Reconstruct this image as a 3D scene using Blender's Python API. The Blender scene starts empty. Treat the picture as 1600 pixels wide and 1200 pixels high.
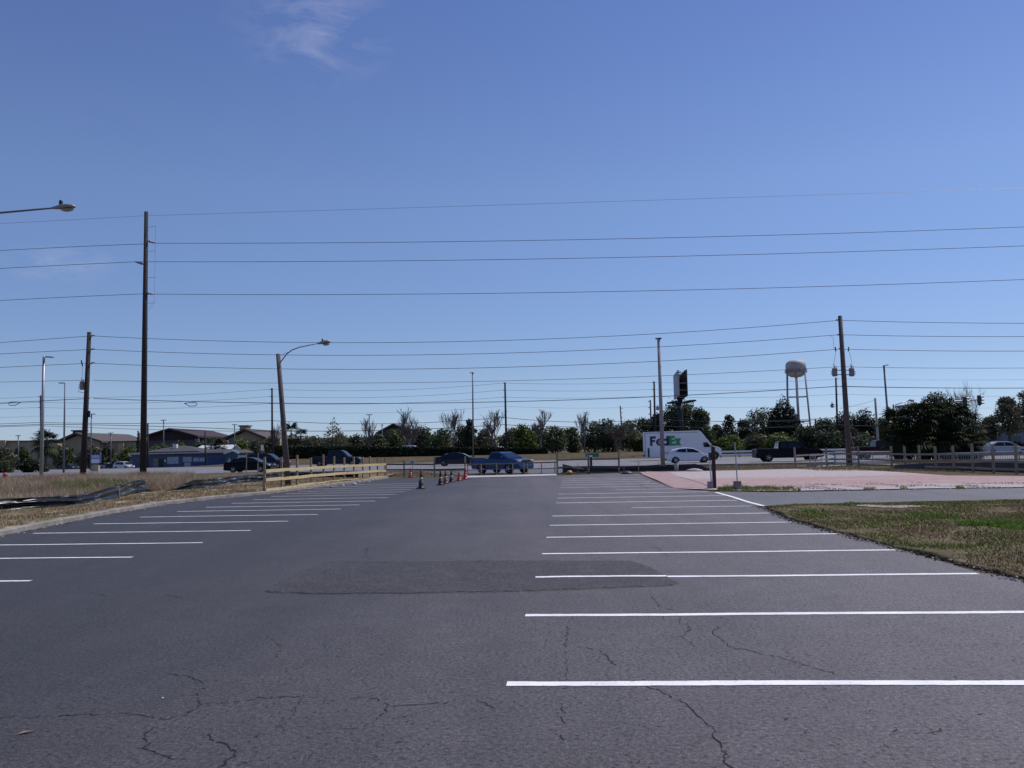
import bpy, math, random
import numpy as np
from mathutils import Vector, Matrix, noise as mnoise

rnd = random.Random(7)
RG = np.random.default_rng(11)
scn = bpy.context.scene
COL = scn.collection
F, H, ROLL = 1290.0, 1.75, 0.02
PITCH = math.atan(101 / 1290)
cp, sp = math.cos(PITCH), math.sin(PITCH)
cr, sr = math.cos(ROLL), math.sin(ROLL)
SUN_AZ, SUN_EL = math.radians(60), math.radians(55)
ROADROT = math.radians(-4)

# ------------------------------------------------------------------ survey helpers (photo -> metres)
def ray(x, y):
    u, v = (x - 800) / F, (600 - y) / F
    r, up = u * cr + v * sr, -u * sr + v * cr
    return Vector((r, cp - up * sp, sp + up * cp))
def G(x, y, z=0.0):
    d = ray(x, y); t = (z - H) / d.z
    return Vector((d.x * t, d.y * t, z))
def P(x, y, Y):
    d = ray(x, y); t = Y / d.y
    return Vector((d.x * t, Y, H + d.z * t))
def proj(X, Y, Z=0.0):
    d = Vector((X, Y, Z - H)); f = d.dot(Vector((0, cp, sp))); U = d.dot(Vector((0, -sp, cp)))
    r, u = d.x / f, U / f
    return 800 + F * (r * cr - u * sr), 600 - F * (r * sr + u * cr)
def sm(t):
    t = max(0.0, min(1.0, t)); return t * t * (3 - 2 * t)
def gz(X, Y):
    return -1.1 * sm((Y - 122) / 55) * (1 - sm((X + 56) / 14)) + 0.85 * sm((Y - 116) / 14) * sm((X + 52) / 18) * (1 - 0.6 * sm((X - 22) / 14))
def XY(x, Y):                     # ground point seen in column x at distance Y
    p = P(x, 700, Y); return Vector((p.x, Y, gz(p.x, Y)))

# ------------------------------------------------------------------ materials
def nt(name):
    m = bpy.data.materials.new(name); m.use_nodes = True
    t = m.node_tree; b = t.nodes['Principled BSDF']
    return m, t, b
def N(t, typ, **kw):
    n = t.nodes.new(typ)
    for k, v in kw.items(): setattr(n, k, v)
    return n
def c4(c): return (c[0], c[1], c[2], 1.0)
def ramp(t, fac, stops):
    r = N(t, 'ShaderNodeValToRGB'); e = r.color_ramp.elements
    while len(e) < len(stops): e.new(0.5)
    for i, (p, c) in enumerate(stops):
        e[i].position = p; e[i].color = c4(c) if not isinstance(c, (int, float)) else (c, c, c, 1)
    t.links.new(fac, r.inputs[0]); return r.outputs[0]
def tex(t, scale, detail=4, rough=0.6, vec=None, dist=0.0):
    n = N(t, 'ShaderNodeTexNoise'); n.inputs['Scale'].default_value = scale
    n.inputs['Detail'].default_value = detail; n.inputs['Roughness'].default_value = rough
    n.inputs['Distortion'].default_value = dist
    t.links.new(vec if vec else coords(t), n.inputs['Vector']); return n.outputs['Fac']
def coords(t):
    for n in t.nodes:
        if n.type == 'NEW_GEOMETRY': return n.outputs['Position']
    return N(t, 'ShaderNodeNewGeometry').outputs['Position']
def ocoords(t):
    for n in t.nodes:
        if n.type == 'TEX_COORD': return n.outputs['Object']
    return N(t, 'ShaderNodeTexCoord').outputs['Object']
def mixc(t, fac, a, b, mode='MIX'):
    n = N(t, 'ShaderNodeMix', data_type='RGBA', blend_type=mode)
    for i, s in ((0, fac), (6, a), (7, b)):
        if isinstance(s, bpy.types.NodeSocket): t.links.new(s, n.inputs[i])
        elif isinstance(s, (int, float)): n.inputs[i].default_value = s if i == 0 else (s, s, s, 1)
        else: n.inputs[i].default_value = c4(s)
    return n.outputs[2]
def bump(t, b, h, strength, dist):
    n = N(t, 'ShaderNodeBump'); n.inputs['Strength'].default_value = strength
    n.inputs['Distance'].default_value = dist
    t.links.new(h, n.inputs['Height']); t.links.new(n.outputs[0], b.inputs['Normal'])
def plain(name, c, rough=0.6, metal=0.0, c2=None, scale=6.0, bmp=0.0, spec=0.5, coat=0.0):
    m, t, b = nt(name)
    c2 = c2 or tuple(x * 0.72 for x in c)
    f = tex(t, scale, 5, 0.65, ocoords(t))
    t.links.new(ramp(t, f, [(0.32, c2), (0.68, c)]), b.inputs['Base Color'])
    b.inputs['Roughness'].default_value = rough; b.inputs['Metallic'].default_value = metal
    b.inputs['Specular IOR Level'].default_value = spec
    b.inputs['Coat Weight'].default_value = coat
    if bmp: bump(t, b, f, bmp, 0.02)
    return m
def leafmat(name, dark, light, scale=0.5, trans=0.25, spec=0.2):
    m, t, b = nt(name)
    g = N(t, 'ShaderNodeNewGeometry')
    f = tex(t, scale, 3, 0.6, g.outputs['Position'])
    a = N(t, 'ShaderNodeMath', operation='MULTIPLY_ADD')
    t.links.new(g.outputs['Random Per Island'], a.inputs[0]); a.inputs[1].default_value = 0.5
    t.links.new(f, a.inputs[2])
    col = ramp(t, a.outputs[0], [(0.45, dark), (1.0, light)])
    t.links.new(col, b.inputs['Base Color']); b.inputs['Roughness'].default_value = 0.55
    b.inputs['Specular IOR Level'].default_value = spec
    tr = N(t, 'ShaderNodeBsdfTranslucent'); t.links.new(col, tr.inputs['Color'])
    mx = N(t, 'ShaderNodeMixShader'); mx.inputs[0].default_value = trans
    t.links.new(b.outputs[0], mx.inputs[1]); t.links.new(tr.outputs[0], mx.inputs[2])
    t.links.new(mx.outputs[0], t.nodes['Material Output'].inputs['Surface'])
    return m

def asphalt(name, dark, light, pits=1.0, seal=False, grain=30.0, rough=0.6):
    m, t, b = nt(name); v = coords(t)
    big = tex(t, 0.22, 5, 0.7, v); med = tex(t, 2.6, 5, 0.75, v)
    fine = tex(t, grain, 4, 0.85, v); fin2 = tex(t, grain * 3.1, 2, 0.7, v)
    flat = N(t, 'ShaderNodeVectorMath', operation='MULTIPLY'); flat.inputs[1].default_value = (1, 1, 0); t.links.new(v, flat.inputs[0])
    vor = N(t, 'ShaderNodeTexVoronoi'); vor.inputs['Scale'].default_value = grain * .55; t.links.new(flat.outputs[0], vor.inputs['Vector'])
    a = N(t, 'ShaderNodeMath', operation='MULTIPLY_ADD'); t.links.new(big, a.inputs[0]); a.inputs[1].default_value = 0.55; t.links.new(med, a.inputs[2])
    base = ramp(t, a.outputs[0], [(0.5, dark), (1.05, light)])
    if seal:                                   # the aisle and left bays carry a newer seal coat than the right bays
        sx = N(t, 'ShaderNodeSeparateXYZ'); t.links.new(v, sx.inputs[0])
        sm_ = N(t, 'ShaderNodeMath', operation='MULTIPLY_ADD'); t.links.new(big, sm_.inputs[0]); sm_.inputs[1].default_value = 4.0; t.links.new(sx.outputs[0], sm_.inputs[2])
        mr = N(t, 'ShaderNodeMapRange'); t.links.new(sm_.outputs[0], mr.inputs[0])
        mr.inputs[1].default_value = -2.5; mr.inputs[2].default_value = 6.0
        base = mixc(t, mr.outputs[0], base, mixc(t, 1.0, base, (3.0, 2.88, 2.78), 'MULTIPLY'))
    # tyre-polished streaks running along the aisle, and oil drips
    mp = N(t, 'ShaderNodeMapping'); mp.inputs['Scale'].default_value = (1.1, 0.07, 1); t.links.new(v, mp.inputs[0])
    st = tex(t, 1.0, 3, 0.6, mp.outputs[0])
    base = mixc(t, 1.0, base, ramp(t, st, [(0.35, 0.88), (0.65, 1.1)]), 'MULTIPLY')
    oil = tex(t, 0.9, 2, 0.5, v); base = mixc(t, ramp(t, oil, [(0.70, 0.0), (0.78, 0.55)]), base, dark)
    spk = ramp(t, fine, [(0.32, 0.25), (0.5, 0.95), (0.68, 2.15)])
    c = mixc(t, 1.0, base, spk, 'MULTIPLY')
    c = mixc(t, 1.0, c, ramp(t, fin2, [(0.3, 0.6), (0.5, 1.0), (0.75, 1.7)]), 'MULTIPLY')
    pit = ramp(t, vor.outputs['Distance'], [(0.10, 0.12), (0.30, 1.0)])
    pm = ramp(t, med, [(0.34, 0.0), (0.5, min(1.0, 0.9 * pits))])
    c = mixc(t, pm, c, mixc(t, 1.0, c, pit, 'MULTIPLY'))
    t.links.new(c, b.inputs['Base Color'])
    b.inputs['Roughness'].default_value = rough; b.inputs['Specular IOR Level'].default_value = 0.5
    bump(t, b, fine, 1.0, 0.018)
    return m

M = {}
M['asphalt'] = asphalt('asphalt', (0.029, 0.0255, 0.0285), (0.046, 0.041, 0.0445), 1.1, True)
M['patch'] = asphalt('asphalt_patch', (0.023, 0.0195, 0.022), (0.060, 0.053, 0.057), 1.2, False, 19.0, 0.7)
M['road'] = asphalt('road_asphalt', (0.14, 0.133, 0.136), (0.21, 0.2, 0.203), 0.2)
M['drive'] = asphalt('old_asphalt', (0.07, 0.066, 0.07), (0.14, 0.132, 0.138), 0.6)
M['crack'] = plain('crack_tar', (0.012, 0.012, 0.014), 0.9)
M['seal'] = plain('pale_scuff', (0.13, 0.125, 0.135), 0.9)

def paintmat():
    m, t, b = nt('line_paint'); v = coords(t)
    f = tex(t, 30, 5, 0.75, v); g = tex(t, 2.0, 3, 0.6, v)
    wear = ramp(t, f, [(0.33, 0.0), (0.42, 1.0)])
    w2 = ramp(t, g, [(0.3, 0.55), (0.6, 1.0)])
    col = mixc(t, wear, (0.16, 0.155, 0.16), (0.90, 0.89, 0.90))
    t.links.new(mixc(t, w2, (0.5, 0.49, 0.5), col), b.inputs['Base Color'])
    b.inputs['Roughness'].default_value = 0.6
    return m
M['paint'] = paintmat()
M['oldpaint'] = plain('faded_paint', (0.5, 0.49, 0.5), 0.7, c2=(0.16, 0.16, 0.17), scale=14)

def vergemat(name, sand=0.62, k=1.0):
    m, t, b = nt(name); v = coords(t)
    a = tex(t, 0.35, 5, 0.7, v); f = tex(t, 3.2, 6, 0.75, v, 0.4); s = tex(t, 1.1, 5, 0.7, v)
    c = ramp(t, f, [(0.3, (0.06, 0.045, 0.026)), (0.48, (0.15, 0.11, 0.07)), (0.65, (0.23, 0.18, 0.12))])
    g = ramp(t, f, [(0.3, (0.045, 0.05, 0.017)), (0.7, (0.15, 0.14, 0.06))])
    c = mixc(t, ramp(t, a, [(0.45, 0.0), (0.62, 0.8)]), c, g)
    c = mixc(t, ramp(t, s, [(sand, 0.0), (sand + 0.05, 0.9)]), c, (0.42, 0.37, 0.32))
    c = mixc(t, 1.0, c, (k, k, k), 'MULTIPLY')
    t.links.new(c, b.inputs['Base Color']); b.inputs['Roughness'].default_value = 0.95
    b.inputs['Specular IOR Level'].default_value = 0.1
    bump(t, b, f, 0.8, 0.06); return m
M['verge'] = vergemat('verge_earth', 0.575, 1.25); M['ground'] = vergemat('ground_earth', 0.68, .72)

def padmat():
    m, t, b = nt('worn_red_concrete'); v = coords(t)
    sx = N(t, 'ShaderNodeMapping'); sx.inputs['Scale'].default_value = (0.3, 1.0, 1.0)
    t.links.new(v, sx.inputs[0])
    f = tex(t, 0.55, 5, 0.65, sx.outputs[0]); s = tex(t, 2.6, 7, 0.82, v); sp2 = N(t, 'ShaderNodeSeparateXYZ')
    t.links.new(v, sp2.inputs[0])
    y = N(t, 'ShaderNodeMapRange'); t.links.new(sp2.outputs[1], y.inputs[0])
    y.inputs[1].default_value = 29; y.inputs[2].default_value = 53; y.inputs[3].default_value = 0; y.inputs[4].default_value = 1
    a = N(t, 'ShaderNodeMath', operation='ADD'); t.links.new(f, a.inputs[0]); yb = ramp(t, y.outputs[0], [(0.05, 0.08), (0.24, 0.42), (0.5, 0.42), (0.72, 0.0)]); ys_ = N(t, 'ShaderNodeMath', operation='SUBTRACT'); t.links.new(yb, ys_.inputs[0]); ys_.inputs[1].default_value = 0.25; t.links.new(ys_.outputs[0], a.inputs[1])
    red = ramp(t, s, [(0.3, (0.26, 0.15, 0.14)), (0.52, (0.37, 0.22, 0.21)), (0.66, (0.47, 0.38, 0.37))])
    pale = ramp(t, s, [(0.3, (0.22, 0.18, 0.17)), (0.45, (0.38, 0.32, 0.315)), (0.7, (0.52, 0.46, 0.45))])
    c = mixc(t, ramp(t, a.outputs[0], [(0.43, 0.0), (0.66, 0.9)]), pale, red)
    t.links.new(c, b.inputs['Base Color']); b.inputs['Roughness'].default_value = 0.9
    return m
M['pad'] = padmat()
M['pad2'] = plain('faded_pink_concrete', (0.40, 0.27, 0.265), 0.9, c2=(0.30, 0.2, 0.2), scale=1.5)
M['conc'] = plain('concrete', (0.31, 0.285, 0.26), 0.9, c2=(0.15, 0.135, 0.12), scale=2.2, bmp=0.4)
M['sidewalk'] = plain('sidewalk_concrete', (0.48, 0.46, 0.44), 0.9, c2=(0.36, 0.34, 0.33), scale=1.5)
M['sand'] = plain('sand', (0.44, 0.38, 0.35), 0.95, c2=(0.24, 0.2, 0.17), scale=2.5, bmp=0.6)
M['scrape'] = plain('bare_sandy_soil', (0.42, 0.36, 0.31), 0.95, c2=(0.2, 0.16, 0.125), scale=5, bmp=0.6)
M['gravel'] = leafmat('gravel_bits', (0.26, 0.22, 0.2), (0.55, 0.5, 0.48), 1.0, 0.0)
M['crumb'] = leafmat('dirt_crumbs', (0.035, 0.028, 0.024), (0.17, 0.13, 0.10), 1.0, 0.0)
M['fallen'] = plain('fallen_leaf', (0.45, 0.22, 0.14), 0.7, scale=20)
M['woodpole'] = plain('tarred_wood', (0.045, 0.033, 0.033), 0.9, c2=(0.018, 0.014, 0.017), scale=5)
M['greypole'] = plain('weathered_wood', (0.15, 0.11, 0.108), 0.88, c2=(0.07, 0.052, 0.054), scale=5)
M['pine'] = plain('fresh_pine', (0.62, 0.50, 0.28), 0.75, c2=(0.48, 0.36, 0.17), scale=4)
M['pinepost'] = plain('pine_post', (0.42, 0.31, 0.2), 0.8, c2=(0.22, 0.15, 0.1), scale=6)
M['oldwood'] = plain('weathered_board', (0.34, 0.28, 0.21), 0.85, c2=(0.19, 0.155, 0.12), scale=5)
M['darkwood'] = plain('dark_board', (0.1, 0.075, 0.06), 0.85, c2=(0.05, 0.037, 0.032), scale=5)
M['redwood'] = plain('dark_red_post', (0.085, 0.03, 0.03), 0.8, c2=(0.04, 0.016, 0.018), scale=6)
M['wire'] = plain('wire', (0.03, 0.034, 0.05), 0.7, spec=.2)
M['wirefar'] = plain('aluminium_wire', (0.16, 0.17, 0.2), 0.5)
M['galv'] = plain('galvanised', (0.38, 0.38, 0.4), 0.45, 0.5, scale=3)
M['galvdark'] = plain('dark_galvanised', (0.16, 0.165, 0.19), 0.5, 0.4, scale=3)
M['concpole'] = plain('concrete_pole', (0.36, 0.33, 0.34), 0.8, c2=(0.27, 0.245, 0.255), scale=4)
M['lampgrey'] = plain('lamp_casting', (0.3, 0.29, 0.31), 0.5, 0.2, scale=4)
M['lens'] = plain('lamp_lens', (0.42, 0.39, 0.36), 0.2, scale=4)
M['porcelain'] = plain('insulator', (0.25, 0.22, 0.24), 0.35, scale=5)
M['xfmr'] = plain('transformer_grey', (0.27, 0.27, 0.31), 0.5, scale=5)
M['black'] = plain('black_plastic', (0.015, 0.015, 0.02), 0.4)
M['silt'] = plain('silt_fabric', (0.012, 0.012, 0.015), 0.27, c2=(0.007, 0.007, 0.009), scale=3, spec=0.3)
def paint_glints(m):  # pale streaks painted into the colour as sun glints on the folds
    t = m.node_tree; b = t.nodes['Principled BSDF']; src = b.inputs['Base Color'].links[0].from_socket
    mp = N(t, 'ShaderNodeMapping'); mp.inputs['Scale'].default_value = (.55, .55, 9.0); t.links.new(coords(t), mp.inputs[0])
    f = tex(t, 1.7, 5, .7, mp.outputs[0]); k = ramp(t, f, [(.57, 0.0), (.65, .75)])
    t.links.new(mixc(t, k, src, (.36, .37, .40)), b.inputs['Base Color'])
paint_glints(M['silt'])
M['silt2'] = plain('dull_silt_fabric', (0.03, 0.029, 0.037), 0.5, c2=(0.016, 0.016, 0.02), scale=3)
M['tyre'] = plain('tyre', (0.014, 0.014, 0.016), 0.85)
M['rim'] = plain('alloy', (0.42, 0.43, 0.46), 0.35, 0.7)
M['glass'] = plain('car_glass', (0.010, 0.013, 0.02), 0.08, spec=0.4)
M['hlight'] = plain('headlight', (0.62, 0.64, 0.68), 0.15)
M['tlight'] = plain('taillight', (0.3, 0.015, 0.02), 0.2)
M['trim'] = plain('dark_trim', (0.02, 0.02, 0.024), 0.55)
M['chrome'] = plain('chrome', (0.6, 0.62, 0.66), 0.15, 0.9)
def car_paint(n, c, r=0.28): return plain(n, c, r, 0.0, c2=tuple(x * 0.92 for x in c), coat=0.12, spec=0.22)
M['p_black'] = car_paint('black_paint', (0.007, 0.008, 0.012))
M['p_black'].node_tree.nodes['Principled BSDF'].inputs['Specular IOR Level'].default_value = .08; M['p_black'].node_tree.nodes['Principled BSDF'].inputs['Coat Weight'].default_value = .03
M['p_navy'] = car_paint('navy_paint', (0.008, 0.011, 0.028))
M['p_dgrey'] = car_paint('dark_grey_paint', (0.024, 0.027, 0.036))
M['p_blue'] = car_paint('blue_paint', (0.012, 0.055, 0.17))
M['p_white'] = car_paint('white_paint', (0.72, 0.73, 0.78))
M['p_silver'] = car_paint('silver_paint', (0.36, 0.37, 0.42))
M['p_maroon'] = car_paint('maroon_paint', (0.04, 0.008, 0.012))
M['truckwhite'] = plain('truck_white', (0.78, 0.77, 0.81), 0.5, c2=(0.72, 0.71, 0.75), scale=1.5)
M['purple'] = plain('purple_lettering', (0.035, 0.02, 0.10), 0.5)
M['green'] = plain('green_lettering', (0.03, 0.30, 0.08), 0.5)
M['orange'] = plain('cone_orange', (0.62, 0.09, 0.035), 0.55, scale=9)
M['conedark'] = plain('grimy_cone', (0.035, 0.022, 0.024), 0.6, scale=9)
M['conebrown'] = plain('faded_cone', (0.22, 0.075, 0.05), 0.6, scale=9)
M['collar'] = plain('reflective_collar', (0.42, 0.4, 0.4), 0.4)
M['yellow'] = plain('yellow_plastic', (0.62, 0.33, 0.03), 0.5, scale=5)
M['redp'] = plain('red_plastic', (0.55, 0.05, 0.06), 0.5, scale=5)
M['white'] = plain('white_metal', (0.72, 0.72, 0.74), 0.5, c2=(0.6, 0.6, 0.62))
M['tank'] = plain('tank_paint', (0.56, 0.52, 0.50), 0.7, c2=(0.38, 0.345, 0.34), scale=0.35)
M['tanklow'] = plain('tank_lower_paint', (0.62, 0.58, 0.54), 0.7, c2=(0.5, 0.46, 0.43), scale=0.35)
M['tanksteel'] = plain('tower_steel', (0.30, 0.295, 0.34), 0.6, scale=0.6)
M['bbframe'] = plain('sign_steel', (0.03, 0.03, 0.035), 0.6)
M['bbface'] = plain('sign_panel', (0.4, 0.42, 0.45), 0.6, scale=2)
M['bluewall'] = plain('blue_stucco', (0.10, 0.13, 0.21), 0.8, c2=(0.07, 0.09, 0.155), scale=1)
M['tealwall'] = plain('teal_siding', (0.05, 0.13, 0.17), 0.8, scale=1)
M['shingle'] = plain('shingle_roof', (0.085, 0.075, 0.085), 0.9, c2=(0.045, 0.04, 0.048), scale=3)
M['tinroof'] = plain('white_metal_roof', (0.7, 0.7, 0.72), 0.4, c2=(0.6, 0.6, 0.62), scale=1)
M['tan'] = plain('tan_stucco', (0.44, 0.34, 0.235), 0.9, c2=(0.36, 0.275, 0.19), scale=0.4)
M['tanlight'] = plain('cream_stucco', (0.5, 0.39, 0.25), 0.9, c2=(0.42, 0.32, 0.2), scale=0.4)
M['brownroof'] = plain('brown_roof', (0.10, 0.082, 0.075), 0.8, c2=(0.07, 0.057, 0.055), scale=0.5)
M['maroonroof'] = plain('maroon_roof', (0.055, 0.028, 0.034), 0.8, c2=(0.035, 0.02, 0.025), scale=0.5)
M['orangewall'] = plain('orange_stucco', (0.42, 0.2, 0.08), 0.9, scale=0.5)
M['bluesign'] = plain('blue_sign', (0.03, 0.05, 0.25), 0.5)
M['greensign'] = plain('green_board', (0.03, 0.2, 0.14), 0.6)
M['bgwall'] = plain('blue_grey_wall', (0.2, 0.22, 0.3), 0.8, scale=0.5)
M['window'] = plain('shop_window', (0.05, 0.07, 0.1), 0.12, scale=2)
M['banner'] = plain('banner', (0.46, 0.51, 0.62), 0.6, scale=2)
M['bark'] = plain('bark', (0.1, 0.08, 0.065), 0.9, c2=(0.05, 0.04, 0.034), scale=4)
M['twig'] = plain('grey_twig', (0.15, 0.12, 0.115), 0.9, c2=(0.1, 0.08, 0.08), scale=4)
M['palmtrunk'] = plain('palm_trunk', (0.13, 0.10, 0.08), 0.9, c2=(0.06, 0.045, 0.037), scale=7)
M['leaf'] = leafmat('leaf_mid', (0.034, 0.046, 0.024), (0.125, 0.15, 0.07))
M['leafdk'] = leafmat('leaf_dark', (0.023, 0.032, 0.019), (0.092, 0.112, 0.058))
M['leaflt'] = leafmat('leaf_light', (0.035, 0.06, 0.014), (0.15, 0.19, 0.045))
M['leafolive'] = leafmat('leaf_olive', (0.055, 0.054, 0.033), (0.155, 0.148, 0.088))
M['leafbrown'] = leafmat('leaf_brown', (0.05, 0.036, 0.026), (0.14, 0.10, 0.075))
M['hedge'] = leafmat('leaf_hedge', (0.01, 0.015, 0.007), (0.036, 0.048, 0.02), 0.8, 0.12)
M['palmleaf'] = leafmat('palm_leaf', (0.010, 0.015, 0.007), (0.05, 0.062, 0.027), 0.8, 0.06, .04)
M['conif'] = leafmat('conifer_leaf', (0.008, 0.014, 0.009), (0.03, 0.042, 0.022), 0.6, 0.1)
M['drygrass'] = leafmat('dry_grass_blade', (0.22, 0.165, 0.11), (0.52, 0.42, 0.30), 0.8, 0.35)
M['tuftgrass'] = leafmat('tuft_grass_blade', (0.20, 0.135, 0.09), (0.46, 0.35, 0.245), 0.6, 0.35)
M['grgrass'] = leafmat('green_grass_blade', (0.075, 0.10, 0.022), (0.22, 0.25, 0.07), 0.6, 0.3)
M['weed'] = leafmat('weed_leaf', (0.06, 0.10, 0.018), (0.2, 0.29, 0.06), 3.0, 0.3)
def turfmat():
    m, t, b = nt('turf_blade'); g = N(t, 'ShaderNodeNewGeometry')
    f = tex(t, 0.55, 4, 0.65, g.outputs['Position'])
    br = ramp(t, g.outputs['Random Per Island'], [(0.0, (0.17, 0.115, 0.065)), (1.0, (0.42, 0.275, 0.155))])
    gr = ramp(t, g.outputs['Random Per Island'], [(0.0, (0.12, 0.125, 0.035)), (1.0, (0.30, 0.315, 0.085))])
    c = mixc(t, ramp(t, f, [(0.37, 0.0), (0.54, 1.0)]), br, gr)
    t.links.new(c, b.inputs['Base Color']); b.inputs['Roughness'].default_value = 0.7
    b.inputs['Specular IOR Level'].default_value = 0.15
    return m
M['turf'] = turfmat()

# ------------------------------------------------------------------ mesh builder
class MB:
    def __init__(s): s.v, s.f = [], []
    def add(s, vs, fs):
        o = len(s.v); s.v += [tuple(q) for q in vs]; s.f += [tuple(i + o for i in q) for q in fs]; return s
    def box(s, c, d, rz=0.0, rx=0.0, ry=0.0):
        m = Matrix.Rotation(rz, 3, 'Z') @ Matrix.Rotation(ry, 3, 'Y') @ Matrix.Rotation(rx, 3, 'X')
        vs = []
        for z in (-.5, .5):
            for x, y in ((-.5, -.5), (.5, -.5), (.5, .5), (-.5, .5)):
                vs.append(Vector(c) + m @ Vector((x * d[0], y * d[1], z * d[2])))
        return s.add(vs, [(3, 2, 1, 0), (4, 5, 6, 7), (0, 1, 5, 4), (1, 2, 6, 5), (2, 3, 7, 6), (3, 0, 4, 7)])
    def beam(s, a, b, w, h):          # board from a to b, w across (horizontal), h vertical
        a, b = Vector(a), Vector(b); d = (b - a).normalized()
        side = d.cross(Vector((0, 0, 1)))
        side = Vector((1, 0, 0)) if side.length < 1e-4 else side.normalized()
        up = side.cross(d)
        vs = []
        for p in (a, b):
            for i, j in ((-1, -1), (1, -1), (1, 1), (-1, 1)): vs.append(p + side * i * w / 2 + up * j * h / 2)
        return s.add(vs, [(3, 2, 1, 0), (4, 5, 6, 7), (0, 1, 5, 4), (1, 2, 6, 5), (2, 3, 7, 6), (3, 0, 4, 7)])
    def tube(s, pts, r, n=8, caps=True):
        pts = [Vector(p) for p in pts]; k = len(pts)
        rs = r if isinstance(r, (list, tuple)) else [r] * k
        vs, fs = [], []
        ref = Vector((0, 0, 1)) if abs((pts[-1] - pts[0]).normalized().z) < 0.9 else Vector((1, 0, 0))
        for i, p in enumerate(pts):
            d = (pts[min(i + 1, k - 1)] - pts[max(i - 1, 0)]).normalized()
            a = d.cross(ref)
            a = a.normalized() if a.length > 1e-5 else Vector((1, 0, 0))
            b = d.cross(a)
            for j in range(n):
                t = 2 * math.pi * j / n; vs.append(p + (a * math.cos(t) + b * math.sin(t)) * rs[i])
        for i in range(k - 1):
            for j in range(n):
                q = (j + 1) % n; fs.append((i * n + j, i * n + q, (i + 1) * n + q, (i + 1) * n + j))
        if caps: fs.append(tuple(range(n - 1, -1, -1))); fs.append(tuple((k - 1) * n + j for j in range(n)))
        return s.add(vs, fs)
    def lathe(s, prof, n=16, c=(0, 0, 0), axis='Z'):
        vs, fs = [], []
        for r, z in prof:
            for j in range(n):
                t = 2 * math.pi * j / n; x, y = r * math.cos(t), r * math.sin(t)
                q = (x, y, z) if axis == 'Z' else ((x, z, y) if axis == 'Y' else (z, x, y))
                vs.append(Vector(c) + Vector(q))
        for i in range(len(prof) - 1):
            for j in range(n):
                q = (j + 1) % n; fs.append((i * n + j, i * n + q, (i + 1) * n + q, (i + 1) * n + j))
        fs.append(tuple(range(n - 1, -1, -1))); fs.append(tuple((len(prof) - 1) * n + j for j in range(n)))
        return s.add(vs, fs)
    def prism(s, poly, y0, y1):       # polygon in x,z extruded along y; y0/y1 may be functions of (x, z)
        k = len(poly)
        g = lambda y, p: y(*p) if callable(y) else y
        vs = [(p[0], g(y0, p), p[1]) for p in poly] + [(p[0], g(y1, p), p[1]) for p in poly]
        fs = [tuple(range(k)), tuple(range(2 * k - 1, k - 1, -1))]
        for i in range(k):
            j = (i + 1) % k; fs.append((j, i, i + k, j + k))
        return s.add(vs, fs)
    def poly(s, pts): return s.add(pts, [tuple(range(len(pts)))])
    def build(s, name, mat, parent=None, smooth=False, bevel=0.0, world=False, seg=2):
        off = Vector((0, 0, 0))
        if world:
            a = np.array(s.v); off = Vector(((a[:, 0].min() + a[:, 0].max()) / 2, (a[:, 1].min() + a[:, 1].max()) / 2, a[:, 2].min()))
            s.v = [tuple(Vector(q) - off) for q in s.v]
        me = bpy.data.meshes.new(name); me.from_pydata(s.v, [], s.f); me.update()
        me.materials.append(mat)
        if smooth: me.polygons.foreach_set('use_smooth', [True] * len(me.polygons))
        o = bpy.data.objects.new(name, me); COL.objects.link(o)
        if parent: o.parent = parent
        if world: o.location = off
        if bevel:
            bm = o.modifiers.new('bevel', 'BEVEL'); bm.width = bevel; bm.segments = seg; bm.limit_method = 'ANGLE'
            bm.angle_limit = math.radians(25)
        return o

def tag(o, label, cat, group=None, kind=None):
    if kind: o['kind'] = kind
    if label: o['label'] = label
    if cat: o['category'] = cat
    if group: o['group'] = group
    return o
def thing(name, label, cat, loc, rz=0.0, group=None):
    o = bpy.data.objects.new(name, None); COL.objects.link(o)
    o.location = loc; o.rotation_euler = (0, 0, rz); o.empty_display_size = 0.3
    return tag(o, label, cat, group)
def structure(o): o['kind'] = 'structure'; return o
def copy_thing(src, loc, rz, label, scale=None):
    r = src.copy(); COL.objects.link(r); r.location = loc; r.rotation_euler = (0, 0, rz); r['label'] = label
    if scale: r.scale = scale
    for ch in list(src.children):
        c = ch.copy(); COL.objects.link(c); c.parent = r
        for g in list(ch.children):
            d = g.copy(); COL.objects.link(d); d.parent = c
    return r
def sheet(name, pts, mat, z=0.0):
    m = MB().poly([(p[0], p[1], z) for p in pts]); return structure(m.build(name, mat))
def quads(name, V, mat, parent=None):       # V: (n, 4, 3) leaf-sized faces
    V = np.asarray(V, dtype=np.float32); n = len(V)
    me = bpy.data.meshes.new(name)
    me.vertices.add(n * 4); me.vertices.foreach_set('co', V.reshape(-1))
    me.loops.add(n * 4); me.loops.foreach_set('vertex_index', np.arange(n * 4, dtype=np.int32))
    me.polygons.add(n); me.polygons.foreach_set('loop_start', np.arange(0, n * 4, 4, dtype=np.int32))
    me.update(calc_edges=True); me.materials.append(mat)
    o = bpy.data.objects.new(name, me); COL.objects.link(o)
    if parent: o.parent = parent
    return o

# ------------------------------------------------------------------ camera
cam = bpy.data.cameras.new('camera'); co = bpy.data.objects.new('camera', cam); COL.objects.link(co)
cam.sensor_width = 36; cam.lens = F / 1600 * 36; cam.clip_end = 6000; cam.clip_start = 0.05
Rv, Uv, Fv = Vector((1, 0, 0)), Vector((0, -sp, cp)), Vector((0, cp, sp))
cR, cU = Rv * cr - Uv * sr, Uv * cr + Rv * sr
mx = Matrix((cR, cU, -Fv)).transposed().to_4x4(); mx.translation = Vector((0, 0, H))
co.matrix_world = mx; scn.camera = co

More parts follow.
